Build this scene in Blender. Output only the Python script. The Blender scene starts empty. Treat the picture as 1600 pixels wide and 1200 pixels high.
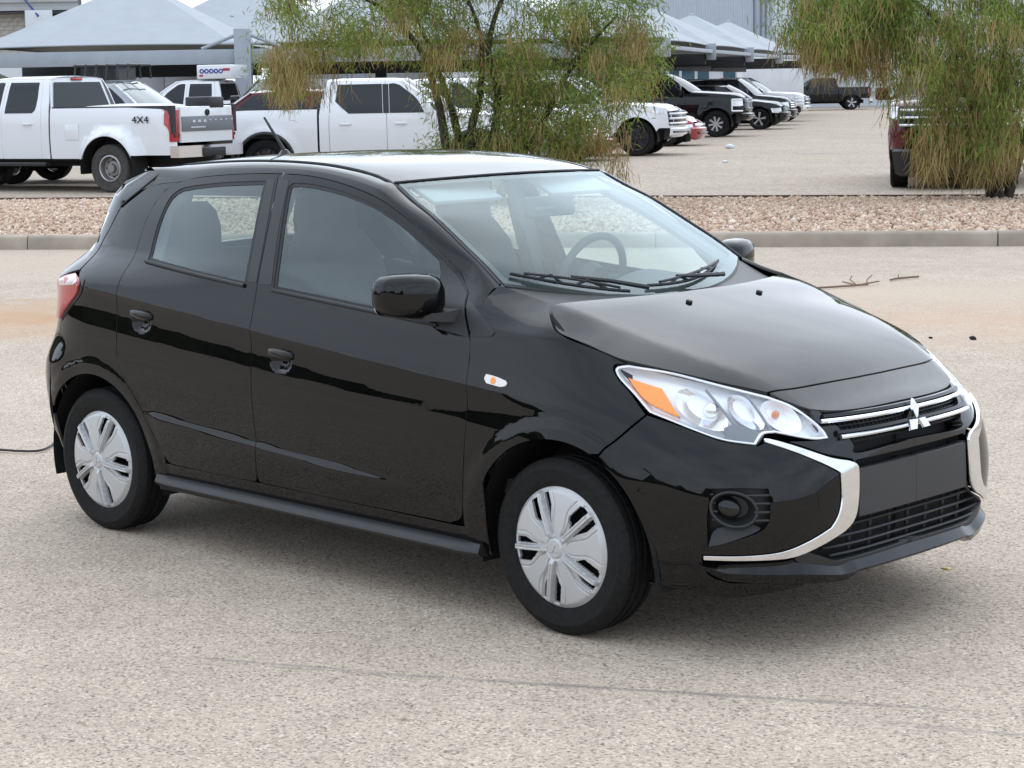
import bpy, bmesh, math, random
import numpy as np
from mathutils import Vector, Matrix
from mathutils.geometry import delaunay_2d_cdt

random.seed(7); rng = np.random.default_rng(11)
scene = bpy.context.scene
col = scene.collection
R = math.radians

# =====================================================================  camera, world, sun, exposure
CAM = np.array([4.249257, -5.414592, 1.714237]); YAW, PIT, ROLL = 2.3370296, -.1443025, -.0177034
def look(yaw, pit, roll):
    fw = Vector((math.cos(yaw)*math.cos(pit), math.sin(yaw)*math.cos(pit), math.sin(pit)))
    r = fw.cross(Vector((0, 0, 1))).normalized(); u = r.cross(fw)
    r2 = r*math.cos(roll)+u*math.sin(roll); u2 = u*math.cos(roll)-r*math.sin(roll)
    return Matrix((r2, u2, -fw)).transposed()
cd = bpy.data.cameras.new('camera'); cam = bpy.data.objects.new('camera', cd); col.objects.link(cam)
cam.matrix_world = Matrix.Translation(Vector(CAM)) @ look(YAW, PIT, ROLL).to_4x4()
cd.sensor_fit = 'HORIZONTAL'; cd.sensor_width = 36; cd.lens = 36*3200/1600
cd.clip_start = .1; cd.clip_end = 3000
scene.camera = cam

SUN_EL, SUN_AZ = R(48), R(122)          # sun direction: azimuth measured from +X towards +Y
world = bpy.data.worlds.new('World'); scene.world = world; world.use_nodes = True
nt = world.node_tree; nt.nodes.clear()
wo = nt.nodes.new('ShaderNodeOutputWorld'); bg = nt.nodes.new('ShaderNodeBackground')
sky = nt.nodes.new('ShaderNodeTexSky'); sky.sky_type = 'NISHITA'; sky.sun_disc = False
sky.sun_elevation = SUN_EL; sky.sun_rotation = math.pi/2-SUN_AZ
sky.air_density = 1.0; sky.dust_density = 3.0; sky.ozone_density = 1.0
hs = nt.nodes.new('ShaderNodeHueSaturation'); hs.inputs['Saturation'].default_value = .12
tc = nt.nodes.new('ShaderNodeTexCoord'); mp = nt.nodes.new('ShaderNodeMapping')
mp.inputs['Scale'].default_value = (1, 1, 2.6)
cn = nt.nodes.new('ShaderNodeTexNoise'); cn.inputs['Scale'].default_value = 2.2; cn.inputs['Detail'].default_value = 7
cr = nt.nodes.new('ShaderNodeValToRGB')
cr.color_ramp.elements[0].position = .36; cr.color_ramp.elements[0].color = (.80, .82, .86, 1)
cr.color_ramp.elements[1].position = .66; cr.color_ramp.elements[1].color = (1.16, 1.15, 1.14, 1)
mx = nt.nodes.new('ShaderNodeMix'); mx.data_type = 'RGBA'; mx.blend_type = 'MULTIPLY'; mx.inputs['Factor'].default_value = 1
nt.links.new(tc.outputs['Generated'], mp.inputs['Vector']); nt.links.new(mp.outputs[0], cn.inputs['Vector'])
nt.links.new(cn.outputs['Fac'], cr.inputs['Fac'])
cl = nt.nodes.new('ShaderNodeMix'); cl.data_type = 'RGBA'; cl.inputs['Factor'].default_value = .88
cl.inputs['B'].default_value = (5.7, 6.5, 7.5, 1)               # bright, thin overcast over the sky
nt.links.new(sky.outputs[0], hs.inputs['Color']); nt.links.new(hs.outputs[0], cl.inputs['A'])
nt.links.new(cl.outputs['Result'], mx.inputs['A']); nt.links.new(cr.outputs[0], mx.inputs['B'])
# the cloud is brighter towards the veiled sun
gd = nt.nodes.new('ShaderNodeVectorMath'); gd.operation = 'DOT_PRODUCT'
gd.inputs[1].default_value = (math.cos(SUN_AZ)*math.cos(SUN_EL), math.sin(SUN_AZ)*math.cos(SUN_EL), math.sin(SUN_EL))
gm_ = nt.nodes.new('ShaderNodeMapRange'); gm_.interpolation_type = 'SMOOTHSTEP'
for k_, v_ in (('From Min', .05), ('From Max', 1.0), ('To Min', 1.0), ('To Max', 1.30)): gm_.inputs[k_].default_value = v_
gx_ = nt.nodes.new('ShaderNodeVectorMath'); gx_.operation = 'SCALE'
nt.links.new(tc.outputs['Generated'], gd.inputs[0]); nt.links.new(gd.outputs['Value'], gm_.inputs['Value'])
nt.links.new(mx.outputs['Result'], gx_.inputs[0]); nt.links.new(gm_.outputs[0], gx_.inputs['Scale'])
nt.links.new(gx_.outputs[0], bg.inputs['Color']); nt.links.new(bg.outputs[0], wo.inputs[0])
bg.inputs['Strength'].default_value = .15

sl = bpy.data.lights.new('sun', 'SUN'); sun = bpy.data.objects.new('sun', sl); col.objects.link(sun)
sl.energy = .5; sl.angle = R(80); sl.color = (1, .965, .91)
sd = Vector((math.cos(SUN_AZ)*math.cos(SUN_EL), math.sin(SUN_AZ)*math.cos(SUN_EL), math.sin(SUN_EL)))
sun.rotation_euler = sd.to_track_quat('Z', 'Y').to_euler()
scene.view_settings.view_transform = 'Standard'; scene.view_settings.look = 'None'
scene.view_settings.exposure = .55; scene.view_settings.gamma = 1; scene.view_settings.use_curve_mapping = False
scene.render.engine = 'CYCLES'
scene.cycles.max_bounces = 10; scene.cycles.transparent_max_bounces = 24; scene.cycles.glossy_bounces = 4
scene.cycles.sample_clamp_indirect = 6

# =====================================================================  materials
MATS = {}
def nodes(m):
    m.use_nodes = True; return m.node_tree, m.node_tree.nodes['Principled BSDF']
def mat(name, c, rough=.5, metal=0, coat=0, spec=.5, noise=0, nscale=30, bump=0, bscale=200, coatr=.03):
    if name in MATS: return MATS[name]
    m = bpy.data.materials.new(name); t, b = nodes(m)
    b.inputs['Base Color'].default_value = (*c, 1); b.inputs['Roughness'].default_value = rough
    b.inputs['Metallic'].default_value = metal; b.inputs['Coat Weight'].default_value = coat
    b.inputs['Coat Roughness'].default_value = coatr; b.inputs['Specular IOR Level'].default_value = spec
    co = t.nodes.new('ShaderNodeTexCoord')
    if noise:
        n = t.nodes.new('ShaderNodeTexNoise'); n.inputs['Scale'].default_value = nscale; n.inputs['Detail'].default_value = 6
        t.links.new(co.outputs['Object'], n.inputs['Vector'])
        r = t.nodes.new('ShaderNodeValToRGB')
        r.color_ramp.elements[0].position = .3; r.color_ramp.elements[1].position = .7
        r.color_ramp.elements[0].color = (*[max(0, x*(1-noise)) for x in c], 1)
        r.color_ramp.elements[1].color = (*[min(1, x*(1+noise)) for x in c], 1)
        t.links.new(n.outputs['Fac'], r.inputs['Fac']); t.links.new(r.outputs[0], b.inputs['Base Color'])
    if bump:
        n2 = t.nodes.new('ShaderNodeTexNoise'); n2.inputs['Scale'].default_value = bscale; n2.inputs['Detail'].default_value = 4
        t.links.new(co.outputs['Object'], n2.inputs['Vector'])
        bp = t.nodes.new('ShaderNodeBump'); bp.inputs['Strength'].default_value = bump; bp.inputs['Distance'].default_value = .002
        t.links.new(n2.outputs['Fac'], bp.inputs['Height']); t.links.new(bp.outputs[0], b.inputs['Normal'])
    MATS[name] = m; return m
def dim_spec(m, v): m.node_tree.nodes['Principled BSDF'].inputs['Specular IOR Level'].default_value = v; return m
def glass(name, tint, refl=1.0, ior=1.5, rough=0.0, gtint=(1, 1, 1)):
    if name in MATS: return MATS[name]
    m = bpy.data.materials.new(name); m.use_nodes = True; t = m.node_tree; t.nodes.clear()
    o = t.nodes.new('ShaderNodeOutputMaterial'); tr = t.nodes.new('ShaderNodeBsdfTransparent'); gl = t.nodes.new('ShaderNodeBsdfGlossy')
    tr.inputs[0].default_value = (*tint, 1); gl.inputs['Roughness'].default_value = rough; gl.inputs[0].default_value = (*gtint, 1)
    # two-sided Schlick reflectance, the same seen from inside and outside
    g = t.nodes.new('ShaderNodeNewGeometry'); dt = t.nodes.new('ShaderNodeVectorMath'); dt.operation = 'DOT_PRODUCT'
    t.links.new(g.outputs['Incoming'], dt.inputs[0]); t.links.new(g.outputs['Normal'], dt.inputs[1])
    def M(op, a, b=None, clamp=False):
        n = t.nodes.new('ShaderNodeMath'); n.operation = op; n.use_clamp = clamp
        for k, q in enumerate((a, b)):
            if q is None: continue
            if isinstance(q, (int, float)): n.inputs[k].default_value = q
            else: t.links.new(q, n.inputs[k])
        return n.outputs[0]
    f0 = ((ior-1)/(ior+1))**2
    pw = M('POWER', M('SUBTRACT', 1.0, M('ABSOLUTE', dt.outputs['Value']), True), 5.0)
    fac = M('MULTIPLY', M('ADD', M('MULTIPLY', pw, 1-f0), f0), refl, True)
    mi = t.nodes.new('ShaderNodeMixShader')
    t.links.new(fac, mi.inputs[0])
    t.links.new(tr.outputs[0], mi.inputs[1]); t.links.new(gl.outputs[0], mi.inputs[2]); t.links.new(mi.outputs[0], o.inputs[0])
    MATS[name] = m; return m

# =====================================================================  mesh helpers
def link(name, me, parent=None, mats=()):
    o = bpy.data.objects.new(name, me); col.objects.link(o)
    for m in (mats if isinstance(mats, (list, tuple)) else [mats]): me.materials.append(m)
    if parent is not None: o.parent = parent
    return o
def tag(o, label=None, cat=None, group=None, kind=None):
    if label: o['label'] = label
    if cat: o['category'] = cat
    if group: o['group'] = group
    if kind: o['kind'] = kind
    return o
def empty(name, loc=(0, 0, 0), rz=0, label=None, cat=None, group=None):
    o = bpy.data.objects.new(name, None); col.objects.link(o); o.location = loc; o.rotation_euler = (0, 0, rz)
    o.empty_display_size = .2
    return tag(o, label, cat, group)
class MB:
    def __init__(s): s.v = []; s.f = []
    def add(s, v, f):
        n = len(s.v); s.v += [tuple(map(float, p)) for p in v]; s.f += [tuple(i+n for i in q) for q in f]; return s
    def box(s, c, d, rot=None):
        P = [Vector((sx*d[0]/2, sy*d[1]/2, sz*d[2]/2)) for sx in (-1, 1) for sy in (-1, 1) for sz in (-1, 1)]
        if rot is not None: P = [rot @ p for p in P]
        P = [p+Vector(c) for p in P]
        return s.add(P, [(0, 1, 3, 2), (4, 6, 7, 5), (0, 4, 5, 1), (2, 3, 7, 6), (0, 2, 6, 4), (1, 5, 7, 3)])
    def hexa(s, P):   # 8 pts: bottom 4 ccw, top 4 ccw
        return s.add(P, [(3, 2, 1, 0), (4, 5, 6, 7), (0, 1, 5, 4), (1, 2, 6, 5), (2, 3, 7, 6), (3, 0, 4, 7)])
    def tube(s, pts, r, n=8, cap=True, flat=None):
        pts = [Vector(p) for p in pts]; m = len(pts); rs = r if isinstance(r, (list, tuple)) else [r]*m
        V = []; up = None
        for i, p in enumerate(pts):
            d = (pts[min(i+1, m-1)]-pts[max(i-1, 0)]).normalized()
            if up is None:
                up = Vector((0, 0, 1)) if abs(d.z) < .9 else Vector((1, 0, 0))
            a = d.cross(up); 
            if a.length < 1e-6: a = d.orthogonal()
            a.normalize(); b = a.cross(d); up = b
            fa, fb = flat or (1, 1)
            V += [p+(a*math.cos(2*math.pi*k/n)*fa+b*math.sin(2*math.pi*k/n)*fb)*rs[i] for k in range(n)]
        F = [(i*n+k, i*n+(k+1) % n, (i+1)*n+(k+1) % n, (i+1)*n+k) for i in range(m-1) for k in range(n)]
        if cap: F += [tuple(range(n-1, -1, -1)), tuple((m-1)*n+k for k in range(n))]
        return s.add(V, F)
    def lathe(s, prof, n=32, axis='y', c=(0, 0, 0)):   # prof: (r, h)
        V = []
        for r, h in prof:
            for k in range(n):
                a = 2*math.pi*k/n
                p = {'y': (r*math.cos(a), h, r*math.sin(a)), 'z': (r*math.cos(a), r*math.sin(a), h), 'x': (h, r*math.cos(a), r*math.sin(a))}[axis]
                V.append((p[0]+c[0], p[1]+c[1], p[2]+c[2]))
        m = len(prof)
        F = [(i*n+k, i*n+(k+1) % n, (i+1)*n+(k+1) % n, (i+1)*n+k) for i in range(m-1) for k in range(n)]
        return s.add(V, F)
    def grid(s, P):
        a, b = P.shape[:2]
        return s.add(P.reshape(-1, 3).tolist(), [(i*b+j, (i+1)*b+j, (i+1)*b+j+1, i*b+j+1) for i in range(a-1) for j in range(b-1)])
    def prism(s, pts, ext):   # planar polygon pts (3-D), extruded by vector ext
        n = len(pts); e = Vector(ext); A = [Vector(p) for p in pts]
        return s.add(A+[p+e for p in A], [tuple(range(n-1, -1, -1)), tuple(range(n, 2*n))]+[(i, (i+1) % n, n+(i+1) % n, n+i) for i in range(n)])
    def loft(s, secs, cap=True, closed=True):
        n = len(secs[0]); m = len(secs); V = [p for q in secs for p in q]
        rr = n if closed else n-1
        F = [(i*n+k, i*n+(k+1) % n, (i+1)*n+(k+1) % n, (i+1)*n+k) for i in range(m-1) for k in range(rr)]
        if cap and closed: F += [tuple(range(n-1, -1, -1)), tuple((m-1)*n+k for k in range(n))]
        return s.add(V, F)
    def build(s, name, m, parent=None, ang=35, bevel=0, recalc=True, smooth=True):
        me = bpy.data.meshes.new(name); me.from_pydata(s.v, [], s.f)
        if recalc or bevel:
            bm = bmesh.new(); bm.from_mesh(me)
            if bevel:
                bmesh.ops.remove_doubles(bm, verts=bm.verts, dist=1e-5)
                ed = [e for e in bm.edges if len(e.link_faces) == 2 and e.calc_face_angle(0) > R(30)]
                bmesh.ops.bevel(bm, geom=ed, offset=bevel, segments=2, affect='EDGES', profile=.5, clamp_overlap=True)
            if recalc: bmesh.ops.recalc_face_normals(bm, faces=bm.faces)
            bm.to_mesh(me); bm.free()
        if smooth:
            me.polygons.foreach_set('use_smooth', [True]*len(me.polygons)); me.set_sharp_from_angle(angle=R(ang))
        return link(name, me, parent, m)
def cat_rom(P, n=6):
    P = [np.array(p, float) for p in P]
    if len(P) < 3: 
        return [tuple(P[0]+(P[-1]-P[0])*i/n) for i in range(n)]+[tuple(P[-1])]
    Q = [2*P[0]-P[1]]+P+[2*P[-1]-P[-2]]; out = []
    for i in range(1, len(Q)-2):
        for k in range(n):
            t = k/n
            out.append(tuple(.5*((2*Q[i])+(-Q[i-1]+Q[i+1])*t+(2*Q[i-1]-5*Q[i]+4*Q[i+1]-Q[i+2])*t*t+(-Q[i-1]+3*Q[i]-3*Q[i+1]+Q[i+2])*t**3)))
    return out+[tuple(P[-1])]
def arc(cx, cz, r, a0, a1, n=18):
    return [(cx+r*math.cos(R(a0+(a1-a0)*i/n)), cz+r*math.sin(R(a0+(a1-a0)*i/n))) for i in range(n+1)]
def poly(*segs):
    out = []
    for s in segs:
        q = cat_rom(s, 5) if len(s) > 2 and len(s) < 16 else [tuple(p) for p in s]
        out += q
    res = []
    for p in out:
        if not res or math.hypot(p[0]-res[-1][0], p[1]-res[-1][1]) > 1e-4: res.append(p)
    if math.hypot(res[0][0]-res[-1][0], res[0][1]-res[-1][1]) < 1e-4: res.pop()
    return res
def area(P): 
    P = np.array(P); x, y = P[:, 0], P[:, 1]; return .5*np.sum(x*np.roll(y, -1)-np.roll(x, -1)*y)
def inset(P, d):
    P = np.array(P, float)
    if area(P) < 0: P = P[::-1]
    e = np.roll(P, -1, 0)-P; e /= np.linalg.norm(e, axis=1)[:, None]+1e-12
    n = np.stack([-e[:, 1], e[:, 0]], 1); n0 = np.roll(n, 1, 0)
    b = n+n0; b /= np.linalg.norm(b, axis=1)[:, None]+1e-9
    c = np.clip((b*n).sum(1), .45, 1)
    return P+b*(d/c)[:, None]
def densify(P, sp):
    out = []
    for i in range(len(P)):
        a, b = np.array(P[i]), np.array(P[(i+1) % len(P)]); k = max(1, int(math.ceil(np.linalg.norm(b-a)/sp)))
        out += [a+(b-a)*j/k for j in range(k)]
    return np.array(out)
def inpoly(P, Q):
    P = np.asarray(P); Q = np.asarray(Q); r = np.zeros(len(Q), bool); j = len(P)-1
    for i in range(len(P)):
        (xi, yi), (xj, yj) = P[i], P[j]
        c = ((yi > Q[:, 1]) != (yj > Q[:, 1])) & (Q[:, 0] < (xj-xi)*(Q[:, 1]-yi)/(yj-yi+1e-15)+xi)
        r ^= c; j = i
    return r
def tri2d(P, holes, sp, extra=None, feats=()):
    bl = [densify(P, sp*.7)]+[densify(h, sp*.7) for h in holes]
    pts = []; edges = []
    for b in bl:
        n = len(pts); pts += b.tolist(); edges += [(n+i, n+(i+1) % len(b)) for i in range(len(b))]
    lo, hi = np.min(bl[0], 0), np.max(bl[0], 0)
    def hexg(lo, hi, sp):
        gx = np.arange(lo[0], hi[0], sp); gy = np.arange(lo[1], hi[1], sp*.866)
        G = np.array([(x+(sp/2 if k % 2 else 0), y) for k, y in enumerate(gy) for x in gx]); return G.reshape(-1, 2)
    G = hexg(lo+sp*.3, hi, sp)
    fine = []
    for (fx0, fz0, fx1, fz1, fs) in feats:
        m = (G[:, 0] > fx0) & (G[:, 0] < fx1) & (G[:, 1] > fz0) & (G[:, 1] < fz1); G = G[~m]
        fine.append(hexg(np.array([fx0, fz0]), np.array([fx1, fz1]), fs))
    if fine: G = np.concatenate([G]+fine)
    B = np.concatenate(bl)
    def ok(G):
        k = inpoly(bl[0], G)
        for h in bl[1:]: k &= ~inpoly(h, G)
        return k
    if len(G):
        G = G[ok(G)]
    if len(G):
        dm = np.full(len(G), 1e9)
        for b in B: dm = np.minimum(dm, np.hypot(G[:, 0]-b[0], G[:, 1]-b[1]))
        G = G[dm > min(sp, .02)*.45]
        pts += G.tolist()
    v, e, f, *_ = delaunay_2d_cdt([Vector(p) for p in pts], edges, [], 0, 1e-7)
    v = np.array([tuple(p) for p in v]); f = np.array([t for t in f if len(t) == 3])
    cen = v[f].mean(1); f = f[ok(cen)]
    a, b, c = v[f[:, 0]], v[f[:, 1]], v[f[:, 2]]
    ar = (b[:, 0]-a[:, 0])*(c[:, 1]-a[:, 1])-(b[:, 1]-a[:, 1])*(c[:, 0]-a[:, 0])
    f[ar < 0] = f[ar < 0][:, ::-1]; f = f[np.abs(ar) > 1e-9]
    return v, f, bl
def panel(name, S, P, m, parent, holes=(), sp=.03, gap=.0022, depth=.012, mirror=False, both=False, feats=(), flip=False, hole_gap=0, rim=True, warp=None):
    """trimmed patch of the smooth surface S(a, b) -> xyz with exact normals and folded edges"""
    if gap: P = inset(P, gap)
    else: P = np.array(P) if area(P) > 0 else np.array(P)[::-1]
    H = [inset(h, -hole_gap) if hole_gap else np.array(h) for h in holes]
    H = [h[::-1] if area(h) > 0 else h for h in H]
    if warp:
        fw_, inv_ = warp
        q = lambda B: np.stack([B[:, 0], fw_(B[:, 0], B[:, 1])], 1)
        v, f, bl = tri2d(q(densify(P, sp*.5)), [q(densify(h, sp*.5)) for h in H], sp, feats=[(a, float(fw_(np.array([(a+c)/2]), np.array([b]))[0]), c, float(fw_(np.array([(a+c)/2]), np.array([d]))[0]), e_) for a, b, c, d, e_ in feats])
        q2 = lambda B: np.stack([B[:, 0], inv_(B[:, 0], B[:, 1])], 1)
        v = q2(v); bl = [q2(b) for b in bl]
    else:
        v, f, bl = tri2d(P, H, sp, feats=feats)
    def ev(v):
        X = S(v[:, 0], v[:, 1]); e = 1.5e-3
        Ta = S(v[:, 0]+e, v[:, 1])-S(v[:, 0]-e, v[:, 1]); Tb = S(v[:, 0], v[:, 1]+e)-S(v[:, 0], v[:, 1]-e)
        N = np.cross(Ta, Tb); N /= np.linalg.norm(N, axis=1)[:, None]+1e-12
        return X, N
    X, N = ev(v)
    if flip: N = -N; f = f[:, ::-1]
    V = [X]; NN = [N]; F = [f.tolist()]; n = len(X)
    if rim and depth:
        for b in bl:
            Xb, Nb = ev(b)
            if flip: Nb = -Nb
            k = len(b); top = Xb; 
            cx = np.roll(Xb, -1, 0)-np.roll(Xb, 1, 0); O = np.cross(cx, Nb); O /= np.linalg.norm(O, axis=1)[:, None]+1e-12
            if flip: O = -O
            V += [top, Xb-Nb*depth]; NN += [O*.8+Nb*.6, O]
            F.append([(n+i, n+k+i, n+k+(i+1) % k, n+(i+1) % k) if not flip else (n+i, n+(i+1) % k, n+k+(i+1) % k, n+k+i) for i in range(k)])
            n += 2*k
    V = np.concatenate(V); NN = np.concatenate(NN); F = [tuple(q) for ff in F for q in ff]
    res = []
    for mir in ([False, True] if both == 'two' else [mirror]):
        VV, N2, FF = V.copy(), NN.copy(), F
        if mir: VV[:, 1] *= -1; N2[:, 1] *= -1; FF = [q[::-1] for q in F]
        if both is True:
            V3 = V.copy(); V3[:, 1] *= -1; N3 = NN.copy(); N3[:, 1] *= -1
            FF = F+[tuple(i+len(V) for i in q[::-1]) for q in F]; VV = np.concatenate([V, V3]); N2 = np.concatenate([NN, N3])
        me = bpy.data.meshes.new(name); me.from_pydata(VV.tolist(), [], FF)
        me.polygons.foreach_set('use_smooth', [True]*len(me.polygons))
        N2 = N2/(np.linalg.norm(N2, axis=1)[:, None]+1e-12)
        me.normals_split_custom_set_from_vertices(N2.tolist())
        res.append(link(name, me, parent, m))
    return res if both == 'two' else res[0]
def patch(name, P, m, parent, N=None, flip=False, mirror=False):
    """smooth grid patch P[a, b, 3]"""
    P = np.asarray(P, float)
    if mirror: P = P*np.array([1, -1, 1]); flip = not flip
    a, b = P.shape[:2]
    F = [(i*b+j, (i+1)*b+j, (i+1)*b+j+1, i*b+j+1) for i in range(a-1) for j in range(b-1)]
    if flip: F = [q[::-1] for q in F]
    me = bpy.data.meshes.new(name); me.from_pydata(P.reshape(-1, 3).tolist(), [], F)
    me.polygons.foreach_set('use_smooth', [True]*len(me.polygons))
    if N is not None:
        N = np.asarray(N, float)
        if mirror: N = N*np.array([1, -1, 1])
        me.normals_split_custom_set_from_vertices(N.reshape(-1, 3).tolist())
    return link(name, me, parent, m)
# ---- smooth 1-D tables -------------------------------------------------
def pch(xs, ys):
    xs = np.array(xs, float); ys = np.array(ys, float)
    h = np.diff(xs); d = np.diff(ys) / h
    m = np.zeros(len(xs)); m[0] = d[0]; m[-1] = d[-1]
    for i in range(1, len(xs) - 1):
        m[i] = (d[i-1] * h[i] + d[i] * h[i-1]) / (h[i] + h[i-1])
    def f(x):
        x = np.asarray(x, float); xc = np.clip(x, xs[0], xs[-1])
        i = np.clip(np.searchsorted(xs, xc) - 1, 0, len(xs) - 2)
        t = (xc - xs[i]) / h[i]; t2 = t*t; t3 = t2*t
        r = (2*t3-3*t2+1)*ys[i] + (t3-2*t2+t)*h[i]*m[i] + (-2*t3+3*t2)*ys[i+1] + (t3-t2)*h[i]*m[i+1]
        return r + np.where(x < xs[0], (x-xs[0])*m[0], 0) + np.where(x > xs[-1], (x-xs[-1])*m[-1], 0)
    return f
def sst(a, b, x):
    t = np.clip((np.asarray(x, float)-a)/(b-a), 0, 1); return t*t*(3-2*t)

# ---- hatchback skin: a ring round the car, (U, z) -> (x, y, z), right side (y<0) ----
XS, XR = -.2, -2.42
fW = pch([.10,.18,.25,.32,.45,.60,.70,.80,.86,.92,1.0,1.04,1.1,1.2,1.3,1.38,1.44,1.5],
         [.745,.772,.792,.808,.822,.8305,.828,.818,.812,.799,.776,.764,.741,.702,.659,.620,.586,.545])
fF = pch([.10,.18,.25,.35,.50,.60,.68,.74,.80,.86,.92,1.0,1.1],
         [.735,.758,.778,.789,.793,.788,.770,.737,.670,.575,.47,.33,.12])
fQ = pch([.2,.5,.62,.72,.80,1.0],[4,4,3.3,2.4,2.05,2.0])
fR = pch([.10,.25,.40,.55,.65,.75,.85,1.0,1.15,1.3,1.42],
         [-2.93,-2.985,-3.03,-3.06,-3.055,-3.02,-2.985,-2.975,-2.93,-2.86,-2.80])
fRq = pch([.2,.6,.75,.9,1.1,1.4],[4.2,4.0,3.2,2.9,2.9,2.9])
fS = pch([.15,.3,.45,.75,1.05,1.2,1.35,1.5],[.02,.045,.073,.092,.092,.06,.02,0])
def ring(U, z, off=0.0):
    U = np.asarray(U, float); z = np.asarray(z, float)
    def base(U, z):
        uf = np.clip(U - XS, 0, 1); ur = np.clip(XR - U, 0, 1)
        q = fQ(z); qr = fRq(z)
        s = 1-(1-uf)**q; sr = 1-(1-ur)**qr
        F = fF(z); R = fR(z)
        x = np.where(U > XS, XS+(F-XS)*s, np.where(U < XR, XR+(R-XR)*sr, U))
        zp = z + fS(z)*(np.clip(x, -2.7, .15)+1.4)
        W = fW(zp)
        W = W*(1 - .115*sst(.98, 1.12, z)*((np.clip(x,-2.9,.2)+1.45)/1.05)**2)
        W = W*(1 + .035*sst(-2.52, -2.8, x)*sst(.78, .62, z))
        W = W*(1 - .13*sst(-.45, -.12, x)*sst(.93, 1.06, z))
        yf = np.clip(1-s**2.6, 0, 1)**(1/q); yr = np.clip(1-sr**2.9, 0, 1)**(1/qr)
        return x, W*yf*yr, zp
    x, y, zp = base(U, z)
    e = 1e-3
    x1, y1, _ = base(U+e, z); x0, y0, _ = base(U-e, z)
    tx, ty = x1-x0, y1-y0
    l = np.hypot(tx, ty)+1e-12
    nx, ny = -ty/l*1.0, tx/l           # outward in (x, y>0): rotate tangent +90
    # features along the normal
    t = zp-.862
    fade = sst(-.12, -.55, x)
    cr = .0125*np.where(t > 0, np.exp(-np.abs(t)/.055), np.exp(-np.abs(t)/.026))*fade
    t2 = zp-.452
    f2 = sst(-.55, -1.1, x)*sst(-2.16, -2.02, x)
    cr = cr + .012*(1/(1+np.exp(np.clip(t2/.0045, -40, 40)))-.0)*np.exp(-np.maximum(-t2, 0)/.13)*f2
    rf = np.hypot(x, z-.275); rr = np.hypot(x+2.45, z-.275)
    fl = .005*(1-sst(.385, .425, rf)) + .005*(1-sst(.385, .425, rr))
    cr = cr + fl*np.where(U > XS+.62, 0, 1)
    # handle scoops
    for hx, hz in ((-1.300, .766), (-2.116, .852)):
        dd = np.hypot((x-hx)/.062, (z-hz)/.040)
        cr = cr - .020*(1-sst(.25, 1.0, dd))
    o = off+cr
    return np.stack([x+nx*o, -(y+ny*o), z], -1)

# ---- hatchback hood / nose height field -------------------------------------
fH = pch([-.35,-.2,-.05,.035,.2,.33,.45,.55,.60,.66,.72,.76],
         [1.075,1.053,1.027,1.006,.962,.919,.872,.821,.791,.757,.728,.705])
fYc = pch([-.25,-.1,.1,.33,.55,.75],[.605,.61,.575,.53,.44,.40])
def hood(x, y, off=0.0):
    x = np.asarray(x, float); y = np.asarray(y, float)
    a = np.abs(y); k = .07+.055*sst(-.15, .15, x)
    t = a-fYc(x); c = .85-.65*sst(-.22, .08, x)
    z = fH(x) - k*y*y - c*(.5*(t+np.sqrt(t*t+.0006)))
    return np.stack([x, y, z+off], -1)

def _zp(x, z): return z + fS(z)*(np.clip(x, -2.7, .15)+1.4)
def warp_f(x, z):
    zp = _zp(x, z); return z + .085*np.tanh((zp-.862)/.016) + .035*np.tanh((zp-.452)/.006)
def warp_i(x, w):
    lo = w-.2; hi = w+.2
    for _ in range(40):
        m = (lo+hi)/2; k = warp_f(x, m) < w; lo = np.where(k, m, lo); hi = np.where(k, hi, m)
    return (lo+hi)/2
CREASE = (warp_f, warp_i)
# =====================================================================  the hatchback
PAINT = mat('black_paint', (.0022, .0023, .0026), rough=.30, coat=1, coatr=.006, spec=0)
PAINT.node_tree.nodes['Principled BSDF'].inputs['Coat IOR'].default_value = 1.45
TRIM = mat('black_trim', (.018, .019, .020), rough=.45, bump=.15, bscale=900)
DARK = mat('matt_black', (.006, .006, .006), rough=.8)  # one even matt black for liners, shells, backings and pebbles
RUBBER = mat('window_rubber', (.010, .010, .011), rough=.55)
GLOSSB = mat('gloss_black', (.006, .006, .007), rough=.12)
PLATE = mat('plate_plastic', (.030, .030, .031), rough=.5, bump=.1, bscale=1200)
CHROME = mat('chrome', (.80, .81, .83), rough=.09, metal=1)
LAMPREF = mat('lamp_reflector', (.86, .87, .90), rough=.16, metal=1)
LAMPWHT = mat('lamp_bright_plastic', (.93, .94, .96), rough=.28, metal=.25)
AMBER = mat('amber_lens', (.80, .26, .02), rough=.2, coat=1)
AMBER.node_tree.nodes['Principled BSDF'].inputs['Base Color'].default_value=(1,.30,.012,1)
REDL = mat('red_lens', (.42, .012, .018), rough=.15, coat=1)
CLEAR = glass('clear_lens', (.98, .985, .99), 1.0, 1.45)
GLASS = glass('car_glass', (.70, .80, .775), 2.3, 1.5, 0, (.90, .98, 1.0))
WGLASS = glass('windscreen_glass', (.80, .90, .89), 1.10, 1.5, 0, (.86, .97, 1.0))
SILVER = mat('wheel_silver', (.53, .53, .53), rough=.34, metal=.30, coat=.25, coatr=.2)
TYRE = mat('tyre_rubber', (.011, .011, .011), rough=.72, noise=.35, nscale=60, bump=.3, bscale=260, spec=.2)
SEAT = mat('seat_cloth', (.055, .057, .060), rough=.9, noise=.25, nscale=300)
INNER = mat('cabin_plastic', (.05, .052, .054), rough=.7)
LIGHTTRIM = mat('cabin_light_trim', (.30, .31, .31), rough=.8)

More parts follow.
